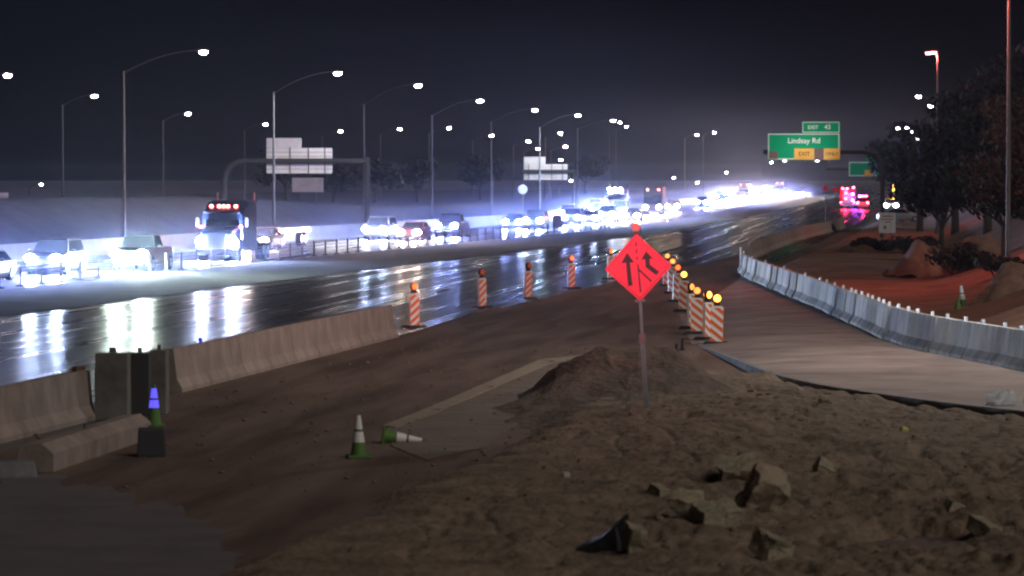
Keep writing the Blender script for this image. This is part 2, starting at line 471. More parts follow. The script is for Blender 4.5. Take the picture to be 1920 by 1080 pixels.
b = MB(); n, mm = 72, 34; rings = []
for i in range(mm + 1):
    u = i / mm; rr = 1 - u
    ring_ = []
    for k in range(n):
        a = 2 * math.pi * k / n; x = 3.0 * rr * math.cos(a); y = 10.5 * rr * math.sin(a)
        hh_ = (.30 + .92 * sst((y + 2.5) / 7.5)) * sst((1 - rr) * 1.45) ** .9 * (1 + .25 * fbm(x + 50, y, .5, 3, 4))
        lump = .10 * fbm(x, y * .8, 1.3, 4, 9.0) + .04 * abs(fbm(x, y, 4.5, 3, 2.0))
        ring_.append(Vector((x * (1 + .22 * fbm(math.cos(a) * 2, math.sin(a) * 2, 1, 3, 6)), y, hh_ + lump * min(1, rr * 3 + .4) - .12 - .1 * (rr > .97))))
    rings.append(ring_)
b.loft(rings)
o = b.build('dirt_pile', M_darksoil, smooth=True); o.location = (-5.75, 76.8, .02)
tag(o, 'dark soil heap behind the merge sign post', 'dirt pile')

# the red hillside on the right, behind the barrier
rail_px = [(1394, 508), (1402, 516), (1420, 525), (1480, 550), (1540, 575), (1590, 597), (1640, 620), (1700, 645), (1780, 664), (1850, 678), (1920, 692), (2060, 718)]
rail = catmull([gp(x, y, z) for (x, y), z in zip(rail_px, [.07, .08, .1, .17, .21, .24, .25, .25, .25, .25, .25, .25])], 10)
ry = np.array([p.y for p in rail][::-1]); rx = np.array([p.x for p in rail][::-1])
def hill(x, y):
    xr = float(np.interp(y, ry, rx)) if y < ry[-1] else float(np.interp(y, [ry[-1], 300, 440, 900], [rx[-1], -5.6, -3.8, -3.4]))
    t = sst((x - xr - .5) / 1.2)
    x0 = .1 + y * .0022
    z = 3.4 * sst((x - x0) / 11) + 2.2 * sst((x - x0 - 9) / 22)
    z += t * (.10 * fbm(x, y, .30, 4, 2.2) + .35 * fbm(x, y, .09, 3, 4.4) * sst((x - x0 + 2) / 5))
    return z * t + .09 * t - .1 * (1 - t)
grid('hillside_terrain', hill, -10, 60, 150, 84, 620, 190, M_reddirt)

# earth berm left of the oncoming carriageway
def berm(x, y):
    d = OUT(y) - 5 - x
    top = 3.3 - 1.6 * sst((y - 280) / 130)
    return -.06 + top * sst((d - 1) / 9) + .25 * fbm(x, y, .08, 3, 1.1) * sst(d / 8)
grid('berm_terrain', berm, -130, -40, 70, 120, 900, 80, mat('berm_soil', (.05, .042, .036), .95, var=.4, vscale=.3))

# ------------------------------------------------------------------ concrete barriers
def krail_profile(top=.86, w=.30):
    return [(-.30, 0), (.30, 0), (.30, .08), (.17, .26), (.085, top), (-.085, top), (-.17, .26), (-.30, .08)]
def barrier(a, c, label, group, m, h=.86, refl=(), mats=None, name='concrete_barrier', yaw_=0.0):
    a = Vector(a); c = Vector(c); L = (c - a).length; d = (c - a) / L
    t = thing(name, label, 'barrier', a, math.atan2(d.y, d.x) + yaw_, group)
    b = MB()
    pr = [(y, z * h / .86) for y, z in krail_profile()]
    b.loft([[Vector((x, y * s, z)) for y, z in pr] for x, s in ((.03, .93), (.10, 1), (L - .10, 1), (L - .03, .93))])
    bo = b.build('body', m, t)
    for u, kind in refl:
        r = MB(); r.box((L * u, 0, h + .055), (.10, .07, .11))
        r.build('reflector', kind, t)
    return t
ORD = ['first', 'second', 'third', 'fourth', 'fifth', 'sixth', 'seventh', 'eighth', 'ninth', 'tenth', 'eleventh', 'twelfth', 'thirteenth', 'fourteenth', 'fifteenth', 'sixteenth', 'seventeenth', 'eighteenth', 'nineteenth', 'twentieth', 'twenty-first', 'twenty-second', 'twenty-third', 'twenty-fourth', 'twenty-fifth', 'twenty-sixth', 'twenty-seventh', 'twenty-eighth', 'twenty-ninth', 'thirtieth']
cum = [0]
for p, q in zip(rail[:-1], rail[1:]): cum.append(cum[-1] + (q - p).length)
def on_rail(s):
    i = max(0, min(len(rail) - 2, int(np.searchsorted(cum, s)) - 1))
    u = (s - cum[i]) / (cum[i + 1] - cum[i])
    return rail[i].lerp(rail[i + 1], u)
s = 0; k = 0; SEG = 3.8
while s + SEG <= cum[-1]:
    rf = [(random.uniform(.3, .7), M_white)] if k % 3 == 0 or k > 13 else []
    if k > 17: rf = [(.22, M_white), (.76, M_white)]
    a, c = on_rail(s), on_rail(s + SEG)
    if gp(1920, 692, .17).x + 4 < a.x: break
    barrier(a, c, f'{ORD[k]} grey concrete barrier counted along the ramp from its curved far end', 'barriers along the right side of the ramp', (M_concg, M_concg2, M_concg3)[k * 7 % 3], .92, rf, yaw_=random.uniform(-.022, .022))
    s += SEG; k += 1
b = MB()
# end delineator post on the far nose of the run
p = on_rail(0); t = thing('delineator_post', 'pale upright post at the far curved nose of the ramp barriers', 'delineator', (p.x - .15, p.y + .2, .0))
b.tube((0, 0, 0), (0, 0, 1.25), .06, .05); b.build('post', M_white, t); b = MB(); b.box((0, 0, .02), (.3, .3, .04)); b.build('base', M_rubber, t)

# run that turns back along the freeway, lit red
back_px = [(1408, 484), (1440, 470), (1475, 457), (1510, 446), (1545, 437), (1580, 428)]
bl = [gp(x, y) for x, y in back_px]
for i, (a, c) in enumerate(zip(bl[:-1], bl[1:])):
    n = max(1, round((c - a).length / 7))
    for j in range(n):
        barrier(a.lerp(c, j / n), a.lerp(c, (j + 1) / n - .004), f'red-lit barrier receding from the ramp nose along the freeway, {ORD[i*2+j] if i*2+j < len(ORD) else "last"} from the nose', 'red-lit barriers beyond the ramp nose', M_conc, .95)

# left barrier run (reddish face), its gap and the nearer pieces
L0, L1 = gp(318, 736), gp(730, 632)
nL = 4
lab = ['reddish concrete barrier nearest the gap, blue reflector on its top', 'second reddish concrete barrier from the gap on the left', 'third reddish concrete barrier from the gap on the left', 'reddish end barrier of the left run beside the first striped panel']
cuts = [0, .36, .52, .70, 1.0]
cuts = [0, .24, .46, .68, 1.0]
for i in range(nL):
    barrier(L0.lerp(L1, cuts[i]), L0.lerp(L1, cuts[i + 1]), lab[i], 'barriers of the left work zone edge', M_conc, .98, [(.45, M_blue)] if i == 0 else [])
A, B_ = gp(-70, 842), gp(160, 785)
barrier(A, B_, 'dim concrete barrier at the left edge beside the orange-brown end piece', 'barriers of the left work zone edge', M_conc, .98, [(.9, M_rubber)])
# two thick grey blocks standing side by side between the runs
def block(p, w, d, h, label, m, rz):
    t = thing('concrete_block', label, 'block', p, rz, 'tall grey blocks in the gap of the left barrier')
    b = MB(); b.box((0, 0, h / 2), (w, d, h), taper=(.97, .8)); b.build('body', m, t, bevel=.015)
    b = MB(); b.box((0, 0, h + .05), (w * .2, .10, .10)); b.build('lifting_loop', M_darksteel, t)
    return t
block(gp(212, 785), .66, .8, 1.32, 'wide grey concrete block with dark stains between the two barrier runs', M_dark, .1)
block(gp(263, 780), .43, .8, 1.28, 'black narrow concrete block wedged between its grey neighbours', M_black if False else mat('blackish_concrete', (.05, .052, .055), .9), .1)  # middle block has an even near-black colour
block(gp(299, 775), .34, .8, 1.30, 'narrow pale grey block against the end of the reddish barrier', M_dark, .1)
# curved piece for the barrier's end face, red light painted into its colour
t = thing('red_lit_barrier_end', 'orange-brown end face of the dim left barrier, red light in its colour', 'panel', gp(152, 782), .15)
b = MB(); rows = [(-.13, .0, .0), (-.12, .02, .3), (-.05, .10, .55), (.02, .12, .95)]
b.loft([[Vector((-.16 + dx - .0, dy, z)), Vector((.14 + dx, dy, z)), Vector((.14 + dx, dy + .05, z)), Vector((-.16 + dx, dy + .05, z))] for dx, dy, z in [(.10, -.2, 0), (.03, -.16, .3), (-.04, -.10, .62), (-.05, -.06, 1.02)]])
b.build('panel', M_redlit_end, t); b = MB(); b.box((0, -.12, .03), (.5, .35, .06)); b.build('foot', M_rubber, t)
# small delineator on the dim barrier
# low kerb block at the left bottom
A, B_ = gp(72, 885), gp(258, 822)
t = thing('fallen_barrier', 'low tan concrete barrier lying on its side at lower left', 'barrier', A, math.atan2((B_ - A).y, (B_ - A).x))
Lf = (B_ - A).length
b = MB(); pr = [(-.25, 0), (.30, 0), (.36, .20), (.30, .42), (-.05, .46), (-.25, .30)]
b.loft([[Vector((x, y, z)) for y, z in pr] for x in (0, .03, Lf - .03, Lf)]); b.build('body', M_conc, t)
b = MB(); b.tube((Lf * .5, .1, .45), (Lf * .5, .1, .53), .03); b.build('lifting_loop', M_darksteel, t)
t = thing('concrete_block', 'low dark square block beneath the blue-collared cone', 'block', gp(284, 855), .2)
b = MB(); b.box((0, 0, .24), (.5, .6, .48), taper=(.9, .9)); b.build('body', mat('blackish_block', (.05, .05, .06), .9), t, bevel=.03)  # near-black base colour for the low block
b = MB(); b.box((0, 0, .5), (.12, .12, .06)); b.build('lifting_loop', M_darksteel, t)
t = thing('concrete_block', 'small grey block at the far left bottom edge', 'block', gp(28, 895), .3)
b = MB(); b.box((0, 0, .13), (.7, .5, .26), taper=(.85, .85)); b.build('body', M_curb, t, bevel=.03)

# outer barrier of the oncoming carriageway: long white wall
t = thing('barrier_wall', 'long concrete wall lit by headlights along the far side of the oncoming lanes', 'wall', (0, 0, 0))
b = MB(); ys = list(np.geomspace(125, 1500, 60))
b.loft([[Vector((OUT(y) - .5, y, -.02)), Vector((OUT(y), y, -.02)), Vector((OUT(y) - .1, y, .3)), Vector((OUT(y) - .2, y, 1.0)), Vector((OUT(y) - .4, y, 1.0))] for y in ys])
b.build('wall_body', mat('white_wall', (.17, .175, .18), .75, var=.25, vscale=.4), t)
# low retaining wall on the berm, top left
t = thing('retaining_wall', 'low pale wall on top of the berm at far left', 'wall', (0, 0, 0))
b = MB()
for y0, y1 in ((150, 205), (205, 262)):
    A = Vector((OUT(y0) - 17, y0, 2.9)); C = Vector((OUT(y1) - 17, y1, 2.9)); d = (C - A).normalized(); n = Vector((-d.y, d.x, 0)) * .3
    b.loft([[A, A + n, A + n + Vector((0, 0, .8)), A + Vector((0, 0, .8))], [C, C + n, C + n + Vector((0, 0, .8)), C + Vector((0, 0, .8))]])
b.build('wall_body', M_conc, t)

# cable barrier in the median
t = thing('cable_barrier', 'dark median cable barrier of thin posts along the oncoming lanes', 'barrier', (0, 0, 0))
yy = 128.0; n = 0; pts = []
while yy < 352:
    x = MED(yy) + .25
    pb = MB()
    pb.box((x, yy, .45), (.10, .08, .94)); pb.box((x, yy, .03), (.34, .34, .06))
    pb.build('post', M_darksteel, t)
    pts.append((x, yy)); n += 1; yy += 3.3
for z in (.48, .66, .84):
    c = MB(); c.path([(x, y, z) for x, y in pts[::2]], .022, 5); c.build('cable', M_darksteel, t)

# ------------------------------------------------------------------ channelizing panels with warning lights
def clip_poly(poly, ax, val, keep_less):
    out = []
    for i in range(len(poly)):
        p, q = poly[i], poly[(i + 1) % len(poly)]
        ip = (p[ax] <= val) == keep_less or p[ax] == val; iq = (q[ax] <= val) == keep_less or q[ax] == val
        if ip: out.append(p)
        if ip != iq:
            u = (val - p[ax]) / (q[ax] - p[ax]); out.append(tuple(p[j] + (q[j] - p[j]) * u for j in range(2)))
    return out
def channelizer(loc, rz, label, lens, tilt=(0, 0), w=.36, flip=1):
    t = thing('vertical_panel', label, 'panel', loc, rz, 'striped panels with warning lights', tilt)
    b = MB(); b.box((0, 0, .045), (.80, .50, .09), taper=(.8, .8)); b.build('base', M_rubber, t, bevel=.012)
    b = MB(); z0, z1 = .09, 1.10
    b.slab([(-w / 2, z0), (w / 2, z0), (w / 2, z1 - .05), (w / 2 - .05, z1), (-w / 2 + .05, z1), (-w / 2, z1 - .05)], -.045, .045); b.build('panel', M_white, t)
    for sy in (-.049, .049):
        s_ = MB(); k = -1
        while k * .25 < 1.5:
            zb = z0 + k * .25
            p = [(-w / 2 + .003, zb + w * .75), (w / 2 - .003, zb), (w / 2 - .003, zb + .125), (-w / 2 + .003, zb + .125 + w * .75)]
            if flip < 0: p = [(-x, z) for x, z in p][::-1]
            p = clip_poly(p, 1, z0 + .005, False) if min(q[1] for q in p) < z0 + .005 else p
            p = clip_poly(p, 1, z1 - .05, True) if p and max(q[1] for q in p) > z1 - .05 else p
            if p and len(p) > 2: s_.poly([(x, sy, z) for x, z in p])
            k += 1
        s_.build('stripes', M_stripe, t)
    b = MB(); b.box((w / 2 + .004, 0, .6), (.006, .088, 1.0)); b.build('edge_strip', M_stripe, t)
    b = MB(); b.box((0, .02, 1.16), (.15, .07, .12)); wl = b.build('warning_light', M_plastic, t)
    b = MB(); b.tube((0, -.035, 1.32), (0, .075, 1.32), .115, .115, 16); ho = b.build('lamp_ring', M_plastic, wl)
    b = MB(); b.tube((0, -.075, 1.32), (0, -.036, 1.32), .075, .102, 16); b.tube((0, .076, 1.32), (0, .115, 1.32), .102, .075, 16); b.build('lens', lens, wl, smooth=False)
    return t
row = [((1343, 646), 0, E_amber, 'nearest striped panel of the right row, bright amber lamp, at the ramp kerb'),
       ((1327, 637), .9, E_amber, 'striped panel seen edge-on just behind the nearest right one, bright amber lamp'),
       ((1306, 626), .05, E_amberdim, 'broad striped panel, third in the right row, dim amber lamp'),
       ((1297, 616), 1.0, E_amberdim, 'edge-on panel just behind the third panel, dim amber lamp'),
       ((1282, 584), .1, E_amber, 'dark-faced panel mid-row with one bright amber lamp'),
       ((1270, 566), .3, E_redamber, 'striped panel behind the dark-faced one, small reddish lamp'),
       ((1261, 550), .2, E_amberdim, 'striped panel beside the right corner of the merge sign, faint lamp'),
       ((1251, 536), .2, E_amberdim, 'farthest striped panel just touching the merge sign right corner')]
for (px, py), rz, e, l in row: channelizer(gp(px, py, .02), rz + random.uniform(-.05, .05), l, e, (random.uniform(-.02, .02), random.uniform(-.03, .03)), flip=1)
row = [((776, 615), .75, E_redamber, 'orange and white panel with lit red lamp beside the reddish barrier end'),
       ((904, 578), .9, M_stripe, 'darker slim panel with unlit lamp standing on the wet road'),
       ((989, 561), .85, M_stripe, 'leaning orange panel with unlit lamp, second left of the merge sign'),
       ((1071, 542), .75, E_redamber, 'slim orange panel with lit red lamp left of the merge sign'),
       ((1145, 524), .75, E_redamber, 'panel half hidden behind the left corner of the merge sign')]
for i, ((px, py), rz, e, l) in enumerate(row): channelizer(gp(px, py, .02), rz, l, e, (0, .05 if i == 2 else random.uniform(-.02, .02)), flip=-1)

# ------------------------------------------------------------------ merge sign
P = gp(1213, 787, .16)
sg = thing('merge_sign', 'fluorescent orange-red diamond merge sign on a post in the dirt bank', 'sign', P, .0, None, (0, R(-3.3)))
pxm = F / P.y
hc = (785 - 498) / pxm            # height of the diamond's centre on the post
hd = 63.5 / pxm                   # half diagonal
b = MB()
N = []
for k in range(4):                # rounded corners
    ca = math.pi / 2 * k
    cxx, czz = (hd - .05) * math.cos(ca), (hd - .05) * math.sin(ca)
    for j in range(-2, 3):
        aa = ca + j * math.pi / 8
        N.append((cxx + .035 * math.cos(aa), hc + czz + .035 * math.sin(aa)))
b.slab(N, -.012, .012); b.build('panel', M_orange, sg)
b = MB()
r0, r1 = hd * .93, hd * .905
for k in range(4):
    a0, a1 = math.pi / 2 * k, math.pi / 2 * (k + 1)
    q = [(r0 * math.cos(a0), r0 * math.sin(a0)), (r0 * math.cos(a1), r0 * math.sin(a1)), (r1 * math.cos(a1), r1 * math.sin(a1)), (r1 * math.cos(a0), r1 * math.sin(a0))]
    b.poly([(x, -.0145, hc + z) for x, z in q])
b.build('border_line', mat('dark_red_line', (.22, .012, .015), .6), sg)
def sy(pts): b.poly([(u * hd, -.0150, hc + v * hd) for u, v in pts])
def stroke(p, q, w):
    d = Vector((q[0] - p[0], q[1] - p[1])); n_ = Vector((-d.y, d.x)).normalized() * w / 2
    sy([(p[0] - n_.x, p[1] - n_.y), (q[0] - n_.x, q[1] - n_.y), (q[0] + n_.x, q[1] + n_.y), (p[0] + n_.x, p[1] + n_.y)])
b = MB(); sy([(-.20, -.53), (-.335, -.53), (-.355, .16), (-.50, .15), (-.305, .46), (-.11, .15), (-.235, .16)]); b.build('arrow', M_black, sg)
b = MB(); sy([(.61, -.16), (.52, -.26), (.215, 0), (.215, .23), (.10, .225), (.26, .47), (.45, .24), (.355, .235), (.355, .065)]); b.build('arrow', M_black, sg)
for p, q in (((-.03, .765), (-.03, .63)), ((-.025, .54), (-.022, .42)), ((-.02, .32), (-.018, .23))):
    b = MB(); stroke(p, q, .042); b.build('lane_dash', M_black, sg)
b = MB(); sy([(-.028, .09), (.017, .09), (.019, -.03), (.385, -.42), (.345, -.455), (.022, -.11), (.052, -.73), (.005, -.73)]); b.build('lane_line', M_black, sg)
M_post = mat('sign_post_steel', (.12, .21, .22), .65, .1, var=.2, vscale=4)
for v_ in (.60, -.62):
    b = MB(); b.tube((.0 + .02, -.012, hc + v_ * hd), (.02, -.019, hc + v_ * hd), .012, .010, 8); b.build('bolt', M_darksteel, sg)
b = MB(); b.box((0, .032, hc / 2 + .1), (.055, .035, hc + .55)); b.build('post', M_post, sg)
b = MB(); b.box((0, .03, .82), (.085, .085, 1.66)); b.build('post_sleeve', M_post, sg)
b = MB(); b.box((0, .03, 1.56), (.12, .12, .18)); b.box((0, -.02, hc - hd * .98), (.20, .04, .05)); b.build('clamp', M_darksteel, sg)
b = MB(); b.box((0, .03, hc + hd + .02), (.10, .06, .10)); wl = b.build('warning_light', M_plastic, sg)
b = MB(); b.tube((0, -.02, hc + hd + .13), (0, .08, hc + hd + .13), .085, .085, 16); b.build('lens', mat('unlit_orange_lens', (.55, .12, .09), .3), wl)

# ------------------------------------------------------------------ traffic cones
def cone(loc, label, c1, c2, h=.72, tilt=(0, 0), rz=.3, bands=((.36, .60), (.66, .98))):
    t = thing('traffic_cone', label, 'cone', loc, rz, None, tilt)
    b = MB(); b.box((0, 0, .025), (.40, .40, .05)); b.build('base', M_lime, t, bevel=.01)
    R_ = lambda z: .145 - (.145 - .03) * (z / h)
    b = MB(); b.lathe((0, 0, 0), [(R_(.05) , .05), (R_(h * .48), h * .48), (R_(h * .66), h * .66), (R_(h), h), (R_(h) * .6, h + .01)], 18); b.build('body', M_lime, t, smooth=False)
    for (za, zb), c in zip(bands, (c1, c2)):
        b = MB(); b.lathe((0, 0, 0), [(R_(h * za) + .006, h * za), (R_(h * zb) + .006, h * zb)], 18); b.build('collar', c, t)
    return t
cone(gp(672, 858, .01), 'upright green cone with two white collars on the muddy ground', M_white, M_white, .74)
fc = cone(gp(716, 818, .12), 'fallen green cone lying beside the upright one, white collar to the right', M_white, M_white, .74, (0, R(96)), .15)
cone(gp(289, 800, .02), 'green cone with blue collars given a painted glow at the barrier gap', E_bluecol, E_bluecol, .80, bands=((.46, .64), (.69, .92)))
cone(gp(1806, 577, .25), 'green cone with white collar on the red dirt behind the ramp barriers', M_white, M_white, .80, (0, R(-6)))
cone(gp(1796, 583, .25), 'short dark cone at the left of the white-collared cone on red dirt', M_lime, M_lime, .42)

# ------------------------------------------------------------------ chunks of broken concrete, litter
def chunk(px, py, z, d, rot, label, m=M_rock, cat='concrete chunk', name='concrete_chunk'):
    p = gp(px, py, .15)
    for _ in range(6): p = gp(px, py, bank(p.x, p.y))
    z = p.z
    b = MB(); b.box((0, 0, 0), d)
    o = b.build(name, m)
    bm = bmesh.new(); bm.from_mesh(o.data)
    bmesh.ops.subdivide_edges(bm, edges=bm.edges, cuts=7, use_grid_fill=True)
    sd = random.random() * 50
    for v in bm.verts:
        n_ = mnoise.noise_vector(v.co * 5 + Vector((sd, 0, 0)))
        m_ = mnoise.noise_vector(v.co * 22 + Vector((0, sd, 0)))
        v.co += Vector((n_.x * d[0], n_.y * d[1], n_.z * d[2])) * .13 + m_ * min(d) * .05
    bm.to_mesh(o.data); bm.free()
    o.location = (p.x, p.y, z + d[2] * .3); o.rotation_euler = rot
    return tag(o, label, cat, 'broken concrete on the dirt bank' if m is M_rock else None)
chunk(1388, 900, None, (.62, .60, .34), (.35, -.06, .12), 'flat-topped tan chunk, uppermost of the broken concrete cluster')
chunk(1430, 958, None, (.46, .62, .62), (.45, .42, .30), 'tilted pale slab just below the uppermost chunk')
chunk(1283, 968, None, (.36, .50, .36), (.2, .1, -.2), 'squarish tan chunk at the left of the concrete cluster')
chunk(1345, 985, None, (.56, .50, .32), (.25, .0, .4), 'low wide chunk in the middle of the concrete cluster')
chunk(1188, 1045, None, (.20, .40, .48), (.2, .12, .3), 'upright tan chunk with a black shade sheet at its left')
chunk(1445, 1040, None, (.32, .40, .30), (.3, .3, .8), 'small tan chunk below the tilted slab')
chunk(1545, 890, None, (.26, .4, .24), (.3, .5, .2), 'small pinkish chunk right of the cluster on the dirt')
chunk(1235, 932, None, (.20, .3, .2), (.3, .1, .7), 'little orange-brown stone at the upper left of the concrete cluster')
# black sheet shaped for the shade beside the upright chunk
b = MB(); b.loft([[Vector((x, y, z)) for x, y, z in r] for r in (
    [(-.52, -.3, -.06), (-.50, .3, -.06), (-.46, .3, -.02), (-.47, -.3, -.03)], [(-.15, -.35, -.06), (-.12, .35, -.06), (-.08, .3, .18), (-.12, -.3, .14)],
    [(.08, -.35, -.06), (.10, .3, -.06), (.10, .3, .36), (.05, -.3, .30)], [(.17, -.3, -.06), (.18, .3, -.06), (.17, .28, .40), (.15, -.3, .34)])])
o = b.build('shade_sheet', mat('black_shade_sheet', (.012, .014, .016), .5)); p = gp(1150, 1048, .15); p.z = bank(p.x, p.y) + .03; o.location = p
tag(o, 'black sheet standing in for shade against the upright tan chunk', 'sheet')
chunk(1845, 1000, .12, (.25, .4, .2), (.4, .1, .9), 'grey stone near the dark hollow at lower right')
chunk(1790, 960, .12, (.2, .35, .16), (.1, .4, .3), 'tan stone above the dark hollow at lower right')
chunk(1500, 740, .12, (.12, .14, .16), (.2, .1, .3), 'small white stone on dirt below the ramp kerb', M_bag, 'stone', 'stone')
chunk(1680, 750, .10, (.10, .12, .10), (.2, .1, .3), 'white pebble against the middle of the ramp kerb', M_bag, 'stone', 'stone')
chunk(1062, 893, .16, (.10, .12, .07), (.2, .1, .3), 'pale pebble on the smooth left part of the bank', M_bag, 'stone', 'stone')
chunk(1695, 808, .14, (.12, .2, .08), (.1, .2, .3), 'yellowish leaf-sized scrap on the dirt below the kerb', mat('yellow_scrap', (.42, .36, .08), .7), 'scrap', 'scrap')
# crumpled plastic bag
me = MB(); me.ell((0, 0, .17), (.27, .24, .19), 18, 12)
o = me.build('plastic_bag', M_bag)
for v in o.data.vertices:
    n_ = mnoise.noise_vector(v.co * 7); n2_ = mnoise.noise_vector(v.co * 16)
    v.co += n_ * .10 + n2_ * .06
o.location = gp(1882, 772, .10); o.scale = (1.25, 1.2, 1.2)
tag(o, 'crumpled white plastic bag against the ramp kerb at right', 'bag')
# scattered clods: too many to count
b = MB()
for i in range(800):
    y = random.uniform(43, 78); x = random.uniform(-7, 3.6)
    if random.random() > sst((x + 8.5) / 7): continue
    zz = bank(x, y)
    if zz < .03: continue
    r = random.choice((.015, .02, .02, .03, .03, .055)) * random.uniform(.7, 1.3)
    n0 = len(b.v); b.ell((x, y, zz + r * .1), (r * random.uniform(.8, 1.5), r * random.uniform(.8, 1.6), r * .7), 6, 4)
    for j in range(n0, len(b.v)):
        q = Vector(b.v[j]); b.v[j] = tuple(q + mnoise.noise_vector(q * 9) * r * .5)
for i in range(700):
    y = random.uniform(56, 108); x = random.uniform(-17, -5.5)
    if bank(x, y) > 0: continue
    r = random.choice((.012, .015, .02, .03)) * random.uniform(.7, 1.3)
    b.ell((x, y, .01 + r * .4), (r * random.uniform(.8, 1.6), r * random.uniform(.8, 1.6), r * .7), 6, 4)
tag(b.build('gravel', M_dirt), 'loose clods and gravel scattered over the dirt bank and muddy paving', 'gravel', kind='stuff')
# two short dark stubs in the dirt near the gore
for px, py, l in ((1279, 655, 'right one of two short dark stakes near the ramp gore'), (1268, 658, 'left shorter one of two dark stakes near the ramp gore')):
    t = thing('stake', l, 'stake', gp(px, py, .03), 0, 'dark stakes near the ramp gore')
    b = MB(); b.tube((0, 0, -.05), (.01, 0, .30 if px > 1270 else .2), .045, .035, 8); b.build('shaft', M_rubber, t); b = MB(); b.box((0, 0, .0), (.16, .16, .03)); b.build('foot', M_rubber, t)

# ------------------------------------------------------------------ dirt piles and plants on the right
def pile(px, py, z, rx_, ry_, h, label, m=M_reddirt):
    p = gp(px, py, z); b = MB(); n, mm = 60, 26; rings = []
    for i in range(mm + 1):
        rr = 1 - i / mm; ring_ = []
        for k in range(n):
            a = 2 * math.pi * k / n
            w_ = 1.35 + .45 * fbm(math.cos(a) * 1.5 + px, math.sin(a) * 1.5, 1, 3, 2)
            x = rx_ * w_ * rr * math.cos(a); y = ry_ * w_ * rr * math.sin(a)
            hh_ = h * .85 * sst((1 - rr) * 1.15) * (1 + .35 * fbm(x + px, y, .5, 3, 4)) + (.22 * fbm(x + px, y * .7, 1.1, 4, 9) + .09 * abs(fbm(x, y + px, 3.5, 3, 2))) * min(1, rr * 3 + .4)
            ring_.append(Vector((x, y, hh_ - .25)))
        rings.append(ring_)
    b.loft(rings)
    o = b.build('dirt_pile', m, smooth=True)
    o.location = p
    return tag(o, label, 'dirt pile', 'red dirt piles behind the ramp barriers')
pile(1740, 505, .4, 1.6, 5, 1.55, 'long red dirt pile left of the dark bush')
pile(1835, 490, .8, 1.7, 4, 1.6, 'red dirt pile right behind the dark bush')
pile(1905, 565, .5, 1.5, 3, 1.5, 'red dirt pile at the right edge behind the barriers')
pile(1610, 470, .1, 1.5, 6, .7, 'low red dirt pile just behind the ramp nose')

def foliage(b, c, rad, n, size, mi=0, rng=random):
    c = Vector(c)
    for _ in range(n):
        d = Vector((rng.gauss(0, 1), rng.gauss(0, 1), rng.gauss(0, 1))).normalized() * (rng.random() ** .45)
        p = c + Vector((d.x * rad[0], d.y * rad[1], d.z * rad[2]))
        a = Vector((rng.gauss(0, 1), rng.gauss(0, 1), rng.gauss(0, 1))).normalized()
        u = a.orthogonal().normalized(); w = a.cross(u)
        s_ = size * rng.uniform(.6, 1.4)
        b.add([p + u * s_, p + w * s_ * .45, p - u * s_, p - w * s_ * .45], [(0, 1, 2, 3)], mi)
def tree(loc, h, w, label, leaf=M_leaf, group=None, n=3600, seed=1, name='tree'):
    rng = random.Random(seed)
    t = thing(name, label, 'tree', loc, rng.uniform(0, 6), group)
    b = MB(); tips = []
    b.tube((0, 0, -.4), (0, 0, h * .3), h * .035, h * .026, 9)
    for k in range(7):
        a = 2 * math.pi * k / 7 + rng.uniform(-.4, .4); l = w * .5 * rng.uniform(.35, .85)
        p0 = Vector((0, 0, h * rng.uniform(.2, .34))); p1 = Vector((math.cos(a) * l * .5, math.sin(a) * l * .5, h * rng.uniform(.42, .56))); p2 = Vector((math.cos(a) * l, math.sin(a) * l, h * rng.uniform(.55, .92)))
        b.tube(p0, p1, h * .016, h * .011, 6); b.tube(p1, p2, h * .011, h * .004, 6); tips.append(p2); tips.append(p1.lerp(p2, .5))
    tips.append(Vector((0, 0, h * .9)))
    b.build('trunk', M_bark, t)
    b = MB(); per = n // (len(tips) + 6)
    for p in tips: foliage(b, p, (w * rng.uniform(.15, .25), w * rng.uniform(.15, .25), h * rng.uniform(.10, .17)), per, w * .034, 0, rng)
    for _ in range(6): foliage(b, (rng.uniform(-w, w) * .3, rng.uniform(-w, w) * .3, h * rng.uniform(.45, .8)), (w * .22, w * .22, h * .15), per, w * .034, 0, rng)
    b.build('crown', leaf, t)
    return t
def shrub(loc, h, w, label, leaf=M_leaf, seed=1, n=900, group=None):
    rng = random.Random(seed)
    t = thing('shrub', label, 'shrub', loc, rng.uniform(0, 6), group)
    b = MB()
    for k in range(6):
        a = k * 1.05; b.tube((0, 0, -.2), (math.cos(a) * w * .3, math.sin(a) * w * .3, h * .7), .04, .015, 5)
    b.build('stems', M_bark, t)
    b = MB()
    for k in range(9): foliage(b, (rng.uniform(-.35, .35) * w, rng.uniform(-.35, .35) * w, h * rng.uniform(.3, .75)), (w * .22, w * .22, h * .25), n // 9, w * .045, 0, rng)
    b.build('foliage', leaf, t)
    return t
def hz(px, Y):
    x = (px - VPX) / F * Y
    return Vector((x, Y, hill(x, Y) - .1))
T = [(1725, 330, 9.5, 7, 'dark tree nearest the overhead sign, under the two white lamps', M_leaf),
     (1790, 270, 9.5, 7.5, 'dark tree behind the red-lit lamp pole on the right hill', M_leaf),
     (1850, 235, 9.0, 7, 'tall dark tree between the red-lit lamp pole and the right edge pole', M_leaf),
     (1930, 190, 7.5, 5, 'reddish-brown tree lit at the right edge of the picture', M_leaf_redlit),
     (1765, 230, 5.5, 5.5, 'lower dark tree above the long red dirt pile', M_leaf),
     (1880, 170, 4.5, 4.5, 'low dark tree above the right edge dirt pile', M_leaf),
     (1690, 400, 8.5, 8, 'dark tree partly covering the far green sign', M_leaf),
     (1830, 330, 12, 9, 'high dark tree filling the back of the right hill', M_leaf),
     (1915, 290, 12, 9, 'high dark tree behind the right edge pole', M_leaf)]
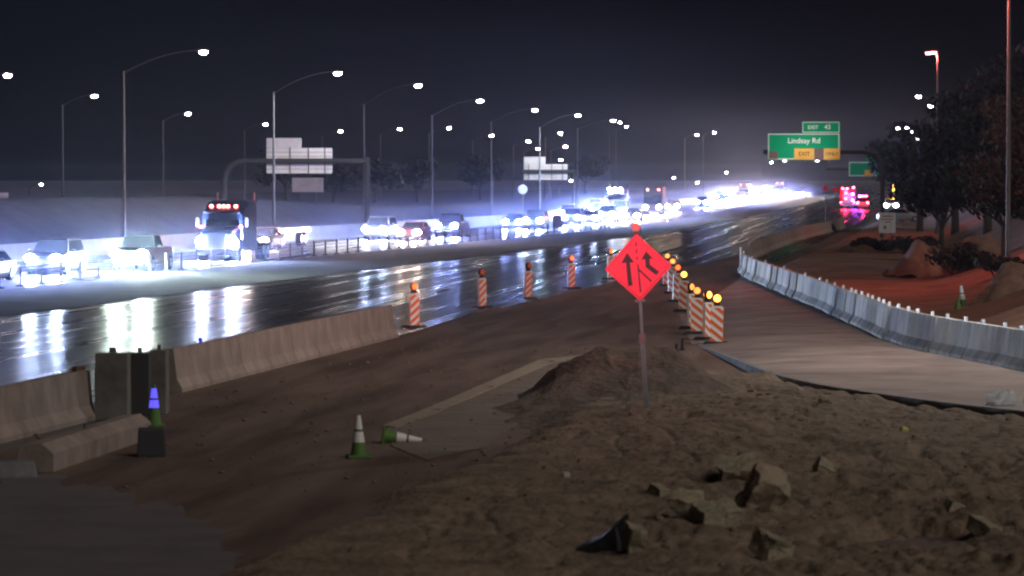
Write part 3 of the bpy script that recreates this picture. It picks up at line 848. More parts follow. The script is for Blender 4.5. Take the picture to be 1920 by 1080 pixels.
for i, (px, Y, h, w, l, lf) in enumerate(T): tree(hz(px, Y), h, w, l, lf, 'trees on the right hill', 4200, 30 + i)
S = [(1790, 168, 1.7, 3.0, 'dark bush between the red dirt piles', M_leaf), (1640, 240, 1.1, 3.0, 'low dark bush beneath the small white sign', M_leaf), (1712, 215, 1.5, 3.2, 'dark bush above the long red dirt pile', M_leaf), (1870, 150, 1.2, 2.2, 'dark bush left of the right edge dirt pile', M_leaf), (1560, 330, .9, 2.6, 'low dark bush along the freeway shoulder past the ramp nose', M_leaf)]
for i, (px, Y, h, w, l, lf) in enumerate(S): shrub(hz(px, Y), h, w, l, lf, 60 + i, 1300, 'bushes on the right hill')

def bz(px, Y):
    x = (px - VPX) / F * Y
    return Vector((x, Y, berm(x, Y)))
TL = [(530, 420, 6.5, 8, 'dim tree behind the first sign back'), (700, 440, 5, 8, 'dim rounded tree right of the first sign back'), (780, 470, 5.5, 7, 'dim tree on the berm between the two sign backs'), (900, 520, 6, 8, 'dim tree left of the second sign back'), (1100, 700, 7, 9, 'dim tree right of the second sign back'), (620, 380, 4, 7, 'low dim tree below the right part of the first sign back')]
for i, (px, Y, h, w, l) in enumerate(TL): tree(bz(px, Y), h, w, l, M_leaf, 'trees on the left berm', 2400, 80 + i)

# ------------------------------------------------------------------ street lamps
LG = 'street lamps along the left side of the freeway'
def cobra(loc, top, lamp, label, group, lens=E_street, pole_m=M_steel, power=0, col=(1, .97, .94), r0=.13, base_z=0):
    """tapered pole, curved mast arm, cobra head with a drop lens; top and lamp are heights/positions relative to loc"""
    t = thing('street_lamp', label, 'street lamp', loc, 0, group)
    b = MB(); b.tube((0, 0, 0), (0, 0, top), r0, r0 * .55, 10); b.tube((0, 0, -.2), (0, 0, .35), r0 * 1.7, r0 * 1.5, 10); b.build('pole', pole_m, t)
    lx, ly, lz = lamp
    b = MB(); n = 8; pts = []
    for k in range(n + 1):
        u = k / n; pts.append(Vector((lx * u, ly * u, top - .15 + (lz + .12 - top + .15) * (1 - (1 - u) ** 2))))
    b.path(pts, .04, 7); b.build('mast_arm', M_rubber, t)
    hx = 1 if lx >= 0 else -1
    b = MB(); b.ell((lx, ly, lz + .10), (.48, .22, .12), 12, 6); hd_ = b.build('lamp_head', M_darksteel, t, smooth=True)
    b = MB(); b.ell((lx + .05 * hx, ly, lz), (.30, .22, .18), 12, 7); b.build('lens', lens, hd_, smooth=True)
    if power:
        ld = bpy.data.lights.new('street_light', 'SPOT'); ld.energy = power; ld.spot_size = R(160); ld.spot_blend = .25; ld.color = col; ld.shadow_soft_size = .25
        lo_ = bpy.data.objects.new('street_light', ld); COL.objects.link(lo_); lo_.location = Vector(loc) + Vector((lx, ly, lz - .45))
    return t
def pole_y(px, off=5.0):
    Y = 300.0
    for _ in range(30): Y = (OUT(Y) - off) * F / (px - VPX)
    return Y
main = [(232, 133, 380, 97, 'tall street lamp of the left row nearest the camera, full pole visible'),
        (513, 172, 632, 137, 'street lamp whose pole rises behind the first sign back'),
        (682, 195, 783, 160, 'street lamp at the right leg of the first sign gantry'),
        (810, 216, 899, 189, 'street lamp midway between the two sign backs'),
        (921, 228, 1002, 206, 'street lamp just left of the second sign back, small faint lamp'),
        (1012, 238, 1083, 216, 'street lamp whose pole passes behind the second sign back'),
        (1083, 240, 1149, 226, 'last clear street lamp of the left row, right of the second sign back')]
for i, (px, py, lx, ly, l) in enumerate(main):
    Y = pole_y(px); p = at(px, py, Y); q = at(lx, ly, Y)
    bz_ = berm(p.x, Y)
    cobra((p.x, Y, bz_), p.z - bz_, (q.x - p.x, 0, q.z - bz_), l, LG, E_street if i < 4 else E_streetfar, power=(400, 8000, 400, 200, 200, 7000, 0)[i])
sec = [(13, 141, 275, 'bright lamp at the far left edge of the second row'), (176, 180, 345, 'lamp left of the nearest tall pole, second row'), (352, 213, 441, 'lamp right of the nearest tall pole, below its lamp'), (497, 233, 530, 'lamp just above the left corner of the first sign back'), (638, 246, 600, 'small lamp above right of the first sign back'), (749, 242, 580, 'small lamp between the third and fourth tall poles'), (841, 240, 570, 'small lamp right of the fourth tall pole'), (921, 254, 600, 'small lamp on the fifth tall pole line')]
for px, py, Y, l in sec:
    q = at(px, py, Y); x0 = q.x - 3
    bz_ = max(-.05, berm(x0, Y)) if x0 > -130 else 0
    cobra((x0, Y, bz_), q.z - bz_ - .8, (3, 0, q.z - bz_), l, 'street lamps of the second row beyond the berm', E_street if Y < 460 else emit('lens_mid', (1, .88, .95), 160), pole_m=M_darksteel, r0=.1)
smallc = [(77, 345, 700), (657, 340, 700), (990, 264, 560), (1008, 278, 600), (1050, 249, 560), (1060, 274, 560), (1051, 299, 650), (1162, 229, 800), (1174, 237, 820), (1070, 338, 700), (1095, 307, 800), (1263, 333, 1000), (1306, 252, 700), (1339, 248, 760), (1307, 342, 1000), (1362, 323, 1100), (1446, 304, 900)]
names_small = ['lone far lamp low at the left edge above the berm', 'far lamp under the right end of the first sign gantry', 'far lamp above the tab of the second sign back', 'pinkish far lamp touching the second sign back from above', 'upper left of three far lamps right of the second sign back', 'bright pinkish middle of three far lamps right of the second sign back', 'lowest of three far lamps right of the second sign back', 'tiny lamp highest over the middle of the traffic queue', 'tiny lamp just right and below the highest tiny one', 'far lamp under the right corner of the second sign back', 'faint far lamp right of the second sign back', 'tiny white lamp low over the orange headlights', 'left one of a pair of far pinkish lamps over the queue', 'right one of a pair of far pinkish lamps over the queue', 'low pinkish lamp just over the bluest headlights', 'tiny lamp low between the pinkish pair and the exit sign', 'far lamp under the lower left corner of the exit sign']
E_pinkfar = emit('pink_far_lamp', (1.0, .62, .66), 200)
for (px, py, Y), l in zip(smallc, names_small):
    q = at(px, py, Y)
    pink = px in (990, 1008, 1050, 1060, 1306, 1339, 1307, 1051)
    cobra((q.x - 2.2, Y, -.05), max(1.5, q.z - .6), (2.2, 0, q.z), l, 'far lamps over the queue', E_pinkfar if pink else emit('white_far_lamp', (.9, .93, 1), 90), pole_m=M_darksteel, r0=.09)
# ramp lamps on the right, red lit
def ramp_lamp(px_pole, y_top, Y, lamps, label, power, lens=E_ramp):
    p = at(px_pole, y_top, Y); bz_ = max(0, hill(p.x, Y)) - .1
    top = p.z - bz_
    t = thing('street_lamp', label, 'street lamp', (p.x, Y, bz_), 0, 'red-lit ramp lamps on the right')
    b = MB(); b.tube((0, 0, 0), (0, 0, top), .11, .065, 10); b.tube((0, 0, -.2), (0, 0, .4), .2, .18, 10); b.build('pole', M_steel, t)
    for lx, ly in lamps:
        q = at(lx, ly, Y); dx, dz = q.x - p.x, q.z - bz_
        b = MB(); b.path([Vector((0, 0, top - .2)), Vector((dx * .5, 0, dz + .18)), Vector((dx, 0, dz + .12))], .045, 7); b.build('mast_arm', M_steel, t)
        b = MB(); b.ell((dx, 0, dz + .13), (.36, .22, .11), 12, 6); h_ = b.build('lamp_head', M_darksteel, t, smooth=True)
        b = MB(); b.ell((dx, 0, dz + .02), (.24, .18, .10), 12, 6); b.build('lens', lens, h_, smooth=True)
        if power:
            ld = bpy.data.lights.new('ramp_light', 'POINT'); ld.energy = power; ld.color = (1, .15, .11); ld.shadow_soft_size = .3
            lo_ = bpy.data.objects.new('ramp_light', ld); COL.objects.link(lo_); lo_.location = (q.x, Y, q.z - .35)
    return t
ramp_lamp(1892, -38, 158, [(1800, -48)], 'tall lamp pole at the right edge, glowing red towards its top', 3600)
ramp_lamp(1758, 101, 300, [(1741, 100), (1751, 99)], 'red-lit lamp with twin heads above the right hill', 1200)
ramp_lamp(1766, 216, 560, [(1757, 216), (1763, 213), (1771, 214)], 'smaller distant red-lit lamp with three heads among dark trees', 500)
# lamp added as the next of the ramp row, unseen past the right edge; its light pools on the ramp and the bank
cobra((7.0, 95, 0), 11.5, (-2.6, 0, 12.2), 'added ramp lamp pole just outside the right edge of the picture', 'ramp lamps on the right', emit('added_lamp_warm', (1, .92, .84), 120), power=4900, col=(1, .90, .82))
for px, py, Y, l, e in ((1723, 181, 480, 'upper white lamp of the pair beside the dark tree', 170), (1746, 198, 460, 'brighter lower white lamp of the pair beside the dark tree', 260), (1702, 240, 520, 'bright white lamp above the far green sign', 260), (1683, 240, 600, 'tiny white lamp left of the bright one above the far green sign', 60), (1709, 247, 620, 'faintest lamp just right below the bright white one', 40), (1723, 260, 560, 'starry white lamp lowest in the group above the far green sign', 110)):
    q = at(px, py, Y); cobra((q.x + 1.6, Y, 0), q.z - .5, (-1.6, 0, q.z), l, 'white lamps over the right trees', emit('lens_right', (.97, .93, 1), e), pole_m=M_darksteel, r0=.09)

# ------------------------------------------------------------------ overhead signs
def text_mesh(name, s, size, m, parent, loc, align='CENTER'):
    cu = bpy.data.curves.new('t', 'FONT'); cu.body = s; cu.size = size; cu.align_x = align; cu.align_y = 'CENTER'; cu.offset = size * .012
    to = bpy.data.objects.new('t', cu); COL.objects.link(to)
    dg = bpy.context.evaluated_depsgraph_get(); me = bpy.data.meshes.new_from_object(to.evaluated_get(dg))
    bpy.data.objects.remove(to); bpy.data.curves.remove(cu)
    me.materials.clear(); me.materials.append(m)
    o = bpy.data.objects.new(name, me); COL.objects.link(o); o.parent = parent
    o.location = loc; o.rotation_euler = (R(90), 0, 0)
    return o
def rbox(b, x0, z0, x1, z1, y0, y1, r=.12):
    pts = []
    for cx, cz, a0 in ((x1 - r, z0 + r, -90), (x1 - r, z1 - r, 0), (x0 + r, z1 - r, 90), (x0 + r, z0 + r, 180)):
        for k in range(4): a = R(a0 + 30 * k); pts.append((cx + r * math.cos(a), cz + r * math.sin(a)))
    b.slab(pts, y0, y1)
def frame_line(b, x0, z0, x1, z1, y, w):
    for q in ([(x0, z0), (x1, z0), (x1, z0 + w), (x0, z0 + w)], [(x0, z1 - w), (x1, z1 - w), (x1, z1), (x0, z1)], [(x0, z0 + w), (x0 + w, z0 + w), (x0 + w, z1 - w), (x0, z1 - w)], [(x1 - w, z0 + w), (x1, z0 + w), (x1, z1 - w), (x1 - w, z1 - w)]):
        b.poly([(x, y, z) for x, z in q])
SY = 290.0
def sx(px): return (px - VPX) / F * SY
def sz(py): return H + (VPY - py) / F * SY
t = thing('exit_sign_gantry', 'overhead green exit sign with yellow panels on a dark gantry over the road', 'sign gantry', (0, SY, 0))
b = MB()
beam_z = sz(285)
lx0, lx1 = sx(1655), EDGE(SY) - 4
b.path([Vector((lx0, .45, .0)), Vector((lx0, .45, beam_z - 1.0)), Vector((lx0 - .5, .45, beam_z - .2)), Vector((lx0 - 1.6, .45, beam_z)), Vector((sx(1440) - .3, .45, beam_z))], .17, 10)
b.build('gantry_tube', mat('gantry_dark', (.03, .03, .032), .8), t)
b = MB(); rbox(b, sx(1441), sz(300), sx(1576), sz(250), -.04, .06); pn = b.build('panel', M_green, t)
b = MB(); frame_line(b, sx(1442.5), sz(298.6), sx(1574.6), sz(251.2), -.045, .06); b.build('border', M_lettering, pn)
text_mesh('lettering', 'Lindsay Rd', .58, M_lettering, pn, (sx(1509), -.046, sz(264.5)))
b = MB(); b.box(((sx(1443.5) + sx(1460)) / 2, -.05, (sz(298) + sz(284)) / 2), (sx(1460) - sx(1443.5), .01, sz(284) - sz(298))); b.build('cover_patch', M_cover, pn)
b = MB(); b.box(((sx(1528.5) + sx(1545.5)) / 2, -.05, (sz(299) + sz(279)) / 2), (sx(1545.5) - sx(1528.5), .012, sz(279) - sz(299))); b.build('arrow_cover', M_cover, pn)
for a, c, s in ((1491, 1528, 'EXIT'), (1546, 1576, 'ONLY')):
    b = MB(); b.box(((sx(a) + sx(c)) / 2, -.052, (sz(299.5) + sz(278.5)) / 2), (sx(c) - sx(a), .012, sz(278.5) - sz(299.5))); yp = b.build('yellow_panel', M_yellow, t)
    text_mesh('lettering', s, .43 if s == 'EXIT' else .36, M_black, yp, ((sx(a) + sx(c)) / 2, -.0595, sz(289)))
b = MB(); rbox(b, sx(1505), sz(249.6), sx(1576), sz(228), -.04, .06); tb = b.build('exit_tab', M_green, t)
b = MB(); frame_line(b, sx(1506.3), sz(249), sx(1574.7), sz(229.2), -.045, .05); b.build('border', M_lettering, tb)
text_mesh('lettering', 'EXIT', .40, M_lettering, tb, (sx(1526), -.046, sz(239.3)))
text_mesh('lettering', '43', .50, M_lettering, tb, (sx(1553), -.046, sz(239)))
b = MB()
for px in (1465, 1510, 1555): b.box((sx(px), .16, sz(275)), (.10, .18, sz(235) - sz(300) if px > 1500 else sz(252) - sz(300)))
b.build('bracket', M_darksteel, t)
for px in (1475, 1535):  # luminaires added below the panel to brighten the sign
    b = MB(); b.path([Vector((sx(px), .1, sz(301))), Vector((sx(px), -1.9, sz(303))), Vector((sx(px), -2.1, sz(303)))], .03, 6); sl = b.build('added_light_arm', M_darksteel, t)
    b = MB(); b.box((sx(px), -2.15, sz(303)), (.55, .22, .14)); b.build('added_fixture', M_darksteel, sl)
    ld = bpy.data.lights.new('added_sign_light', 'SPOT'); ld.energy = 380; ld.color = (1, .93, .9); ld.spot_size = R(120); ld.spot_blend = .7; ld.shadow_soft_size = .15
    o = bpy.data.objects.new('added_sign_light', ld); COL.objects.link(o); o.location = (sx(px), SY - 2.3, sz(302.2)); o.rotation_euler = (R(128), 0, 0)
SY2 = 420.0
t = thing('exit_sign_gantry', 'far dim green sign with a yellow corner on a gantry, half behind trees', 'sign gantry', (0, SY2, 0))
def sx2(px): return (px - VPX) / F * SY2
def sz2(py): return H + (VPY - py) / F * SY2
b = MB(); b.path([Vector((sx2(1550), .4, sz2(317))), Vector((sx2(1700), .4, sz2(317))), Vector((sx2(1706), .4, sz2(322))), Vector((sx2(1706), .4, 0))], .17, 10); b.build('gantry_tube', M_steel, t)
b = MB(); rbox(b, sx2(1592), sz2(331), sx2(1690), sz2(303), -.04, .06); pn = b.build('panel', M_green, t)
b = MB(); frame_line(b, sx2(1593), sz2(330), sx2(1689), sz2(304), -.045, .09); b.build('border', M_lettering, pn)
b = MB(); rbox(b, sx2(1625), sz2(302.6), sx2(1690), sz2(291), -.04, .06); b.build('exit_tab', M_green, t)
b = MB(); b.box(((sx2(1622) + sx2(1640)) / 2, -.052, (sz2(330) + sz2(319)) / 2), (sx2(1640) - sx2(1622), .012, sz2(319) - sz2(330))); b.build('yellow_panel', M_yellow, t)

# backs of the two guide signs of the oncoming side
def signback(Y, x0, xt, x1, ytop, ymid, ybot, beam_y, legs, label, spot):
    X = lambda px: (px - VPX) / F * Y
    Z = lambda py: H + (VPY - py) / F * Y
    t = thing('sign_gantry', label, 'sign gantry', (0, Y, 0), 0, 'sign gantries seen from behind')
    b = MB(); rbox(b, X(x0), Z(ybot), X(x1), Z(ymid), -.03, .05, .06); b.build('panel', M_alu, t)
    b = MB(); rbox(b, X(x0), Z(ymid - .3), X(xt), Z(ytop), -.03, .05, .06); b.build('exit_tab', M_alu, t)
    b = MB()
    w = X(x1) - X(x0)
    for k in range(5):
        if k in (1, 3): continue
    for u in (.11, .36, .64, .89):
        b = MB(); b.box((X(x0) + w * u, -.09, (Z(ybot) + Z(ymid)) / 2), (.09, .12, Z(ymid) - Z(ybot) + .1)); b.build('stiffener', M_darksteel, t)
    b = MB()
    for j in range(1, 6): b.box((X(x0) + w / 2, -.036, Z(ybot) + (Z(ymid) - Z(ybot)) * j / 6), (w * .99, .012, .035))
    b.build('seam', M_darksteel, t)
    b = MB(); lx, rx_ = legs; zb = Z(beam_y)
    pts = []
    if lx is not None:
        r = 1.6; gx = X(lx)
        pts += [Vector((gx, -.34, berm(gx, Y) - .3)), Vector((gx, -.34, zb - r))]
        pts += [Vector((gx + r * (1 - math.cos(a)), -.34, zb - r + r * math.sin(a))) for a in (.4, .8, 1.2, 1.57)]
    else: pts.append(Vector((X(x0) - .2, -.34, zb)))
    pts += [Vector((X(rx_), -.34, zb))]
    b.path(pts, .24, 12)
    b.tube((X(rx_), -.34, berm(X(rx_), Y) - .3), (X(rx_), -.34, zb + .3), .24, .22, 12)
    b.build('gantry_tube', M_rubber, t)
    return t
signback(310, 492, 559, 618, 258, 277, 325, 302, (412, 686), 'first sign gantry from behind, bare metal back with a tab at top left', None)
signback(455, 983, 1024, 1065, 294, 308, 337, 322, (None, 1078), 'second smaller sign gantry from behind beyond the first', None)
def roadside(px0, px1, y0, y1, Y, label, m, posts=2, round_=False):
    p = at((px0 + px1) / 2, y1, Y); w = (px1 - px0) / F * Y; h = (y1 - y0) / F * Y
    base = berm(p.x, Y) if p.x < -20 else max(0, hill(p.x, Y))
    t = thing('road_sign', label, 'road sign', (p.x, Y, base))
    b = MB()
    if round_: b.tube((0, -.02, p.z - base + h / 2), (0, .02, p.z - base + h / 2), h / 2, h / 2, 18)
    else: rbox(b, -w / 2, p.z - base, w / 2, p.z - base + h, -.02, .02, .05)
    b.build('panel', m, t)
    for k in range(posts):
        b = MB(); b.tube((w * (.25 if k else -.25) * (posts - 1), .06, -.3), (w * (.25 if k else -.25) * (posts - 1), .06, p.z - base + h * .9), .05, .05, 8); b.build('post', M_darksteel, t)
    return t
roadside(547, 607, 333, 360, 345, 'small plain sign back standing under the first sign gantry', M_alu)
roadside(972, 988, 346, 364, 430, 'small round sign back on a post left of the second gantry', M_alu, 1, True)
t = roadside(1648, 1679, 399, 437, 250, 'small whitish road sign on a post at the foot of the right hill', mat('sign_white_worn', (.55, .5, .47), .6, var=.3, vscale=3), 2)
b = MB()
pz = at(1663, 437, 250).z - t.location.z
for (u0, u1, v0, v1) in ((-.33, .33, .80, .86), (-.36, .36, .66, .71), (-.15, .22, .52, .57), (-.22, -.05, .20, .36)):
    b = MB(); b.poly([(u0 * 1.1, -.0235, pz + v0 * 1.35), (u1 * 1.1, -.0235, pz + v0 * 1.35), (u1 * 1.1, -.0235, pz + v1 * 1.35), (u0 * 1.1, -.0235, pz + v1 * 1.35)]); b.build('lettering', M_cover, t)
# far red diamonds
for px, py, l in ((1548, 353, 'left one of two tiny red diamond signs beyond the exit sign'), (1566, 356, 'right brighter one of two tiny red diamond signs beside the police lights')):
    Y = 420; q = at(px, py, Y); t = thing('diamond_sign', l, 'sign', (q.x, Y, 0), 0, 'far red diamond signs')
    b = MB(); hh = .40; b.slab([(0, q.z - hh), (hh, q.z), (0, q.z + hh), (-hh, q.z)], -.02, .02); b.build('panel', M_orange, t)
    b = MB(); b.tube((0, .05, 0), (0, .05, q.z), .035, .035, 6); b.build('post', M_darksteel, t)

# purple-grey panel / message board in the median
t = thing('message_board', 'small dark square board on the median amid the headlight glare', 'board', gp(1046, 434), 0)
b = MB(); rbox(b, -.45, .35, .45, 1.45, -.05, .05, .05); b.build('panel', mat('board_grey', (.22, .19, .26), .6, var=.3, vscale=4), t)
for x in (-.3, .3):
    b = MB(); b.box((x, 0, .18), (.06, .3, .36)); b.build('leg', M_darksteel, t)

# ------------------------------------------------------------------ vehicles (front faces -Y)
def ring(w, z0, z1, y, tuck=.9, sh=.93):
    h = z1 - z0
    return [Vector((x, y, z)) for x, z in ((-w * tuck, z0), (w * tuck, z0), (w, z0 + h * .25), (w, z0 + h * .68), (w * sh, z1), (-w * sh, z1), (-w, z0 + h * .68), (-w, z0 + h * .25))]
def vehicle(kind, paint, lens, label, group, loc, rz=0.0):
    spec = dict(sedan=(4.7, .92, 1.45), suv=(4.8, .97, 1.78), pickup=(5.6, 1.0, 1.88), van=(5.4, 1.0, 2.1))[kind]
    L, w, ht = spec
    t = thing({'sedan': 'sedan_car', 'suv': 'suv_car', 'pickup': 'pickup_truck', 'van': 'passenger_van'}[kind], label, {'sedan': 'car', 'suv': 'car', 'pickup': 'pickup truck', 'van': 'van'}[kind], loc, rz, group)
    y0 = -L / 2
    hood = dict(sedan=.86, suv=1.05, pickup=1.15, van=1.15)[kind]
    belt = dict(sedan=.95, suv=1.12, pickup=1.22, van=1.22)[kind]
    g0 = dict(sedan=.20, suv=.26, pickup=.32, van=.26)[kind]
    ws = dict(sedan=1.35, suv=1.25, pickup=1.45, van=.9)[kind]
    b = MB()
    b.loft([ring(w * .80, g0 + .08, hood * .78, y0, .9, .9), ring(w * .93, g0, hood * .90, y0 + .12), ring(w * .99, g0, hood * .96, y0 + .45), ring(w, g0, hood + .02, y0 + ws * .9), ring(w, g0, belt, y0 + ws + .25), ring(w, g0, belt, L / 2 - .5), ring(w * .97, g0, belt * .98, L / 2 - .12), ring(w * .86, g0 + .08, belt * .9, L / 2)])
    b.build('body', paint, t, smooth=False, bevel=.02)
    ce = {'sedan': L / 2 - .55, 'suv': L / 2 - .15, 'pickup': y0 + 3.5, 'van': L / 2 - .12}[kind]
    slant = {'sedan': .72, 'suv': .55, 'pickup': .6, 'van': .6}[kind]; rs = {'sedan': .75, 'suv': .3, 'pickup': .2, 'van': .15}[kind]
    def cab(y, z, ww): return [Vector((-ww, y, z)), Vector((ww, y, z))]
    yb0, yb1 = y0 + ws, ce; yt0, yt1 = yb0 + slant, ce - rs
    wb, wt = w * .93, w * .76
    V = [(-wb, yb0, belt - .03), (wb, yb0, belt - .03), (wb, yb1, belt - .03), (-wb, yb1, belt - .03), (-wt, yt0, ht - .06), (wt, yt0, ht - .06), (wt, yt1, ht - .06), (-wt, yt1, ht - .06), (-wt * .9, yt0 + .12, ht), (wt * .9, yt0 + .12, ht), (wt * .9, yt1 - .12, ht), (-wt * .9, yt1 - .12, ht)]
    b = MB(); b.add(V, [(4, 5, 9, 8), (5, 6, 10, 9), (6, 7, 11, 10), (7, 4, 8, 11), (8, 9, 10, 11), (0, 1, 5, 4), (1, 2, 6, 5), (2, 3, 7, 6), (3, 0, 4, 7)]); b.build('cabin', paint, t)
    def inset(q, off, u=.07):
        q = [Vector(x) for x in q]; c = sum(q, Vector()) / 4; n_ = (q[1] - q[0]).cross(q[3] - q[0]).normalized()
        return [x.lerp(c, u) + n_ * off for x in q]
    b = MB(); b.poly(inset([V[0], V[1], V[5], V[4]], .008)); b.build('windshield', M_glass, t)
    b = MB(); b.poly(inset([V[2], V[3], V[7], V[6]], .008)); b.build('rear_window', M_glass, t)
    for q in ([V[1], V[2], V[6], V[5]], [V[3], V[0], V[4], V[7]]):
        b = MB(); b.poly(inset(q, .008, .10)); b.build('side_window', M_glass, t)
    if kind == 'pickup':
        b = MB(); b.box((0, (ce + L / 2) / 2 + .05, belt - .02), (w * 1.6, L / 2 - ce - .3, .03)); b.build('bed_cover', M_plastic, t)
    hz_ = hood * .76 if kind == 'sedan' else hood * .80
    for sx_ in (-1, 1):
        b = MB(); b.ell((sx_ * w * .68, y0 - .03, hz_), (.27, .10, .18), 14, 8); b.build('headlight', lens, t, smooth=True)
        b = MB(); b.box((sx_ * w * .80, L / 2 - .02, belt * .8), (.2, .06, .16)); b.build('tail_light', E_tail, t)
        b = MB(); b.ell((sx_ * (w + .13), y0 + ws + .35, belt + .06), (.12, .09, .08), 8, 5); b.build('mirror', paint, t, smooth=True)
        for yy_ in (y0 + .95, L / 2 - 1.0):
            r = .33 if kind == 'sedan' else .38
            b = MB(); b.tube((sx_ * (w - .20), yy_, r), (sx_ * (w + .015), yy_, r), r, r, 18); wh = b.build('wheel', M_tyre, t)
            b = MB(); b.tube((sx_ * (w + .012), yy_, r), (sx_ * (w + .025), yy_, r), r * .62, r * .58, 14); b.build('rim', M_rim, wh)
    b = MB(); b.box((0, y0 - .005, hood * .60), (w * .95, .05, hood * .22)); b.build('grille', M_plastic, t)
    b = MB(); b.box((0, y0 - .01, g0 + .16), (w * 1.7, .10, .20)); b.build('bumper', M_plastic if kind in ('sedan', 'suv') else M_chrome, t, bevel=.02)
    return t

HG = 'oncoming vehicles queueing with headlights on'
LENS = dict(c=E_cool, b=E_blue, w=E_warm, g=E_green, C=emit('high_beam_cool', (.55, .68, 1.0), HL * 1.9), B=emit('high_beam_blue', (.36, .48, 1.0), HL * 1.9), W=emit('high_beam_warm', (1.0, .78, .70), HL * 2.2))
protos = {}
def car(px, py, kind, paint, lens, label, dz=0):
    p = gp(px, py); rz = -MED.heading(p.y)
    if kind not in protos:
        protos[kind] = vehicle(kind, PAINTS[paint], LENS[lens], label, HG, p, rz)
        return protos[kind]
    return dup(protos[kind], p, rz, label, HG, {'body': PAINTS[paint], 'cabin': PAINTS[paint], 'mirror': PAINTS[paint], 'headlight': LENS[lens]})
near = [(106, 514, 'suv', 'black', 'c', 'dark suv with two clear headlights, leftmost whole vehicle'),
        (-30, 527, 'sedan', 'black', 'b', 'dark car cut off by the left edge of the picture'),
        (268, 507, 'pickup', 'grey', 'g', 'big pickup with greenish-white blinding high beams behind the dark suv'),
        (494, 468, 'sedan', 'grey', 'w', 'car with warm flaring headlights just right of the semi truck'),
        (714, 449, 'suv', 'silver', 'c', 'pale suv leading the middle group, left of the warm-lit car'),
        (778, 451, 'sedan', 'red', 'w', 'warm-lit car in the middle group between two blue-lit ones'),
        (848, 444, 'pickup', 'black', 'b', 'dark pickup with blue headlights at the right of the middle group'),
        (967, 429, 'sedan', 'blue', 'b', 'blue-lit car just left of the dark median board'),
        (1006, 430, 'suv', 'black', 'c', 'suv with close bright lights touching the left of the dark median board'),
        (1075, 423, 'suv', 'grey', 'b', 'blue-lit suv first to the right of the dark median board'),
        (1108, 420, 'sedan', 'silver', 'c', 'silver car second to the right of the dark median board'),
        (1140, 417, 'pickup', 'white', 'c', 'white pickup in the brightest glare left above the merge sign'),
        (1187, 415, 'sedan', 'blue', 'w', 'car with round lights just above the merge sign top'),
        (1163, 408, 'van', 'white', 'c', 'white van behind the brightest glare above the merge sign'),
        (1262, 398, 'suv', 'tan', 'w', 'orange-tinged suv right of the dark trailer'),
        (1317, 390, 'pickup', 'white', 'b', 'bluest bright pickup right of the orange-tinged suv')]
for a in near: car(*a)
far = [(1345, 386, 'sedan', 'silver', 'c'), (1358, 384, 'suv', 'grey', 'c'), (1372, 382, 'sedan', 'white', 'w'), (1388, 380, 'van', 'white', 'w'), (1402, 378, 'suv', 'silver', 'w'), (1415, 376, 'sedan', 'black', 'w'), (1428, 374, 'pickup', 'red', 'w'), (1441, 372, 'sedan', 'silver', 'w'), (1452, 371, 'suv', 'white', 'c'), (1464, 369, 'sedan', 'grey', 'b'),
       (1350, 377, 'van', 'white', 'c'), (1378, 374, 'suv', 'grey', 'w'), (1396, 371, 'pickup', 'white', 'w'), (1412, 369, 'van', 'silver', 'w'), (1432, 367, 'suv', 'white', 'w'), (1450, 365, 'van', 'white', 'b'), (1092, 411, 'sedan', 'white', 'c'), (1125, 408, 'suv', 'silver', 'c'), (1475, 367, 'suv', 'grey', 'b'), (1501, 369, 'sedan', 'silver', 'w'), (1364, 370, 'suv', 'white', 'c'), (1384, 368, 'van', 'white', 'w'), (1404, 366, 'suv', 'white', 'w'), (1423, 364, 'pickup', 'white', 'w'), (1440, 362, 'suv', 'white', 'c'), (1470, 363, 'van', 'white', 'b'), (1355, 366, 'suv', 'silver', 'w'), (1395, 362, 'van', 'white', 'w'), (1415, 360, 'suv', 'white', 'w'), (1435, 358, 'van', 'silver', 'c'), (1066, 412, 'suv', 'white', 'b'), (1118, 402, 'van', 'white', 'c')]
for a in far: car(*a[:4], a[4].upper(), 'far headlit vehicle among the packed queue below the pinkish lamp pair' if a[0] > 1340 else 'headlit vehicle half hidden in the glare behind the dark median board')

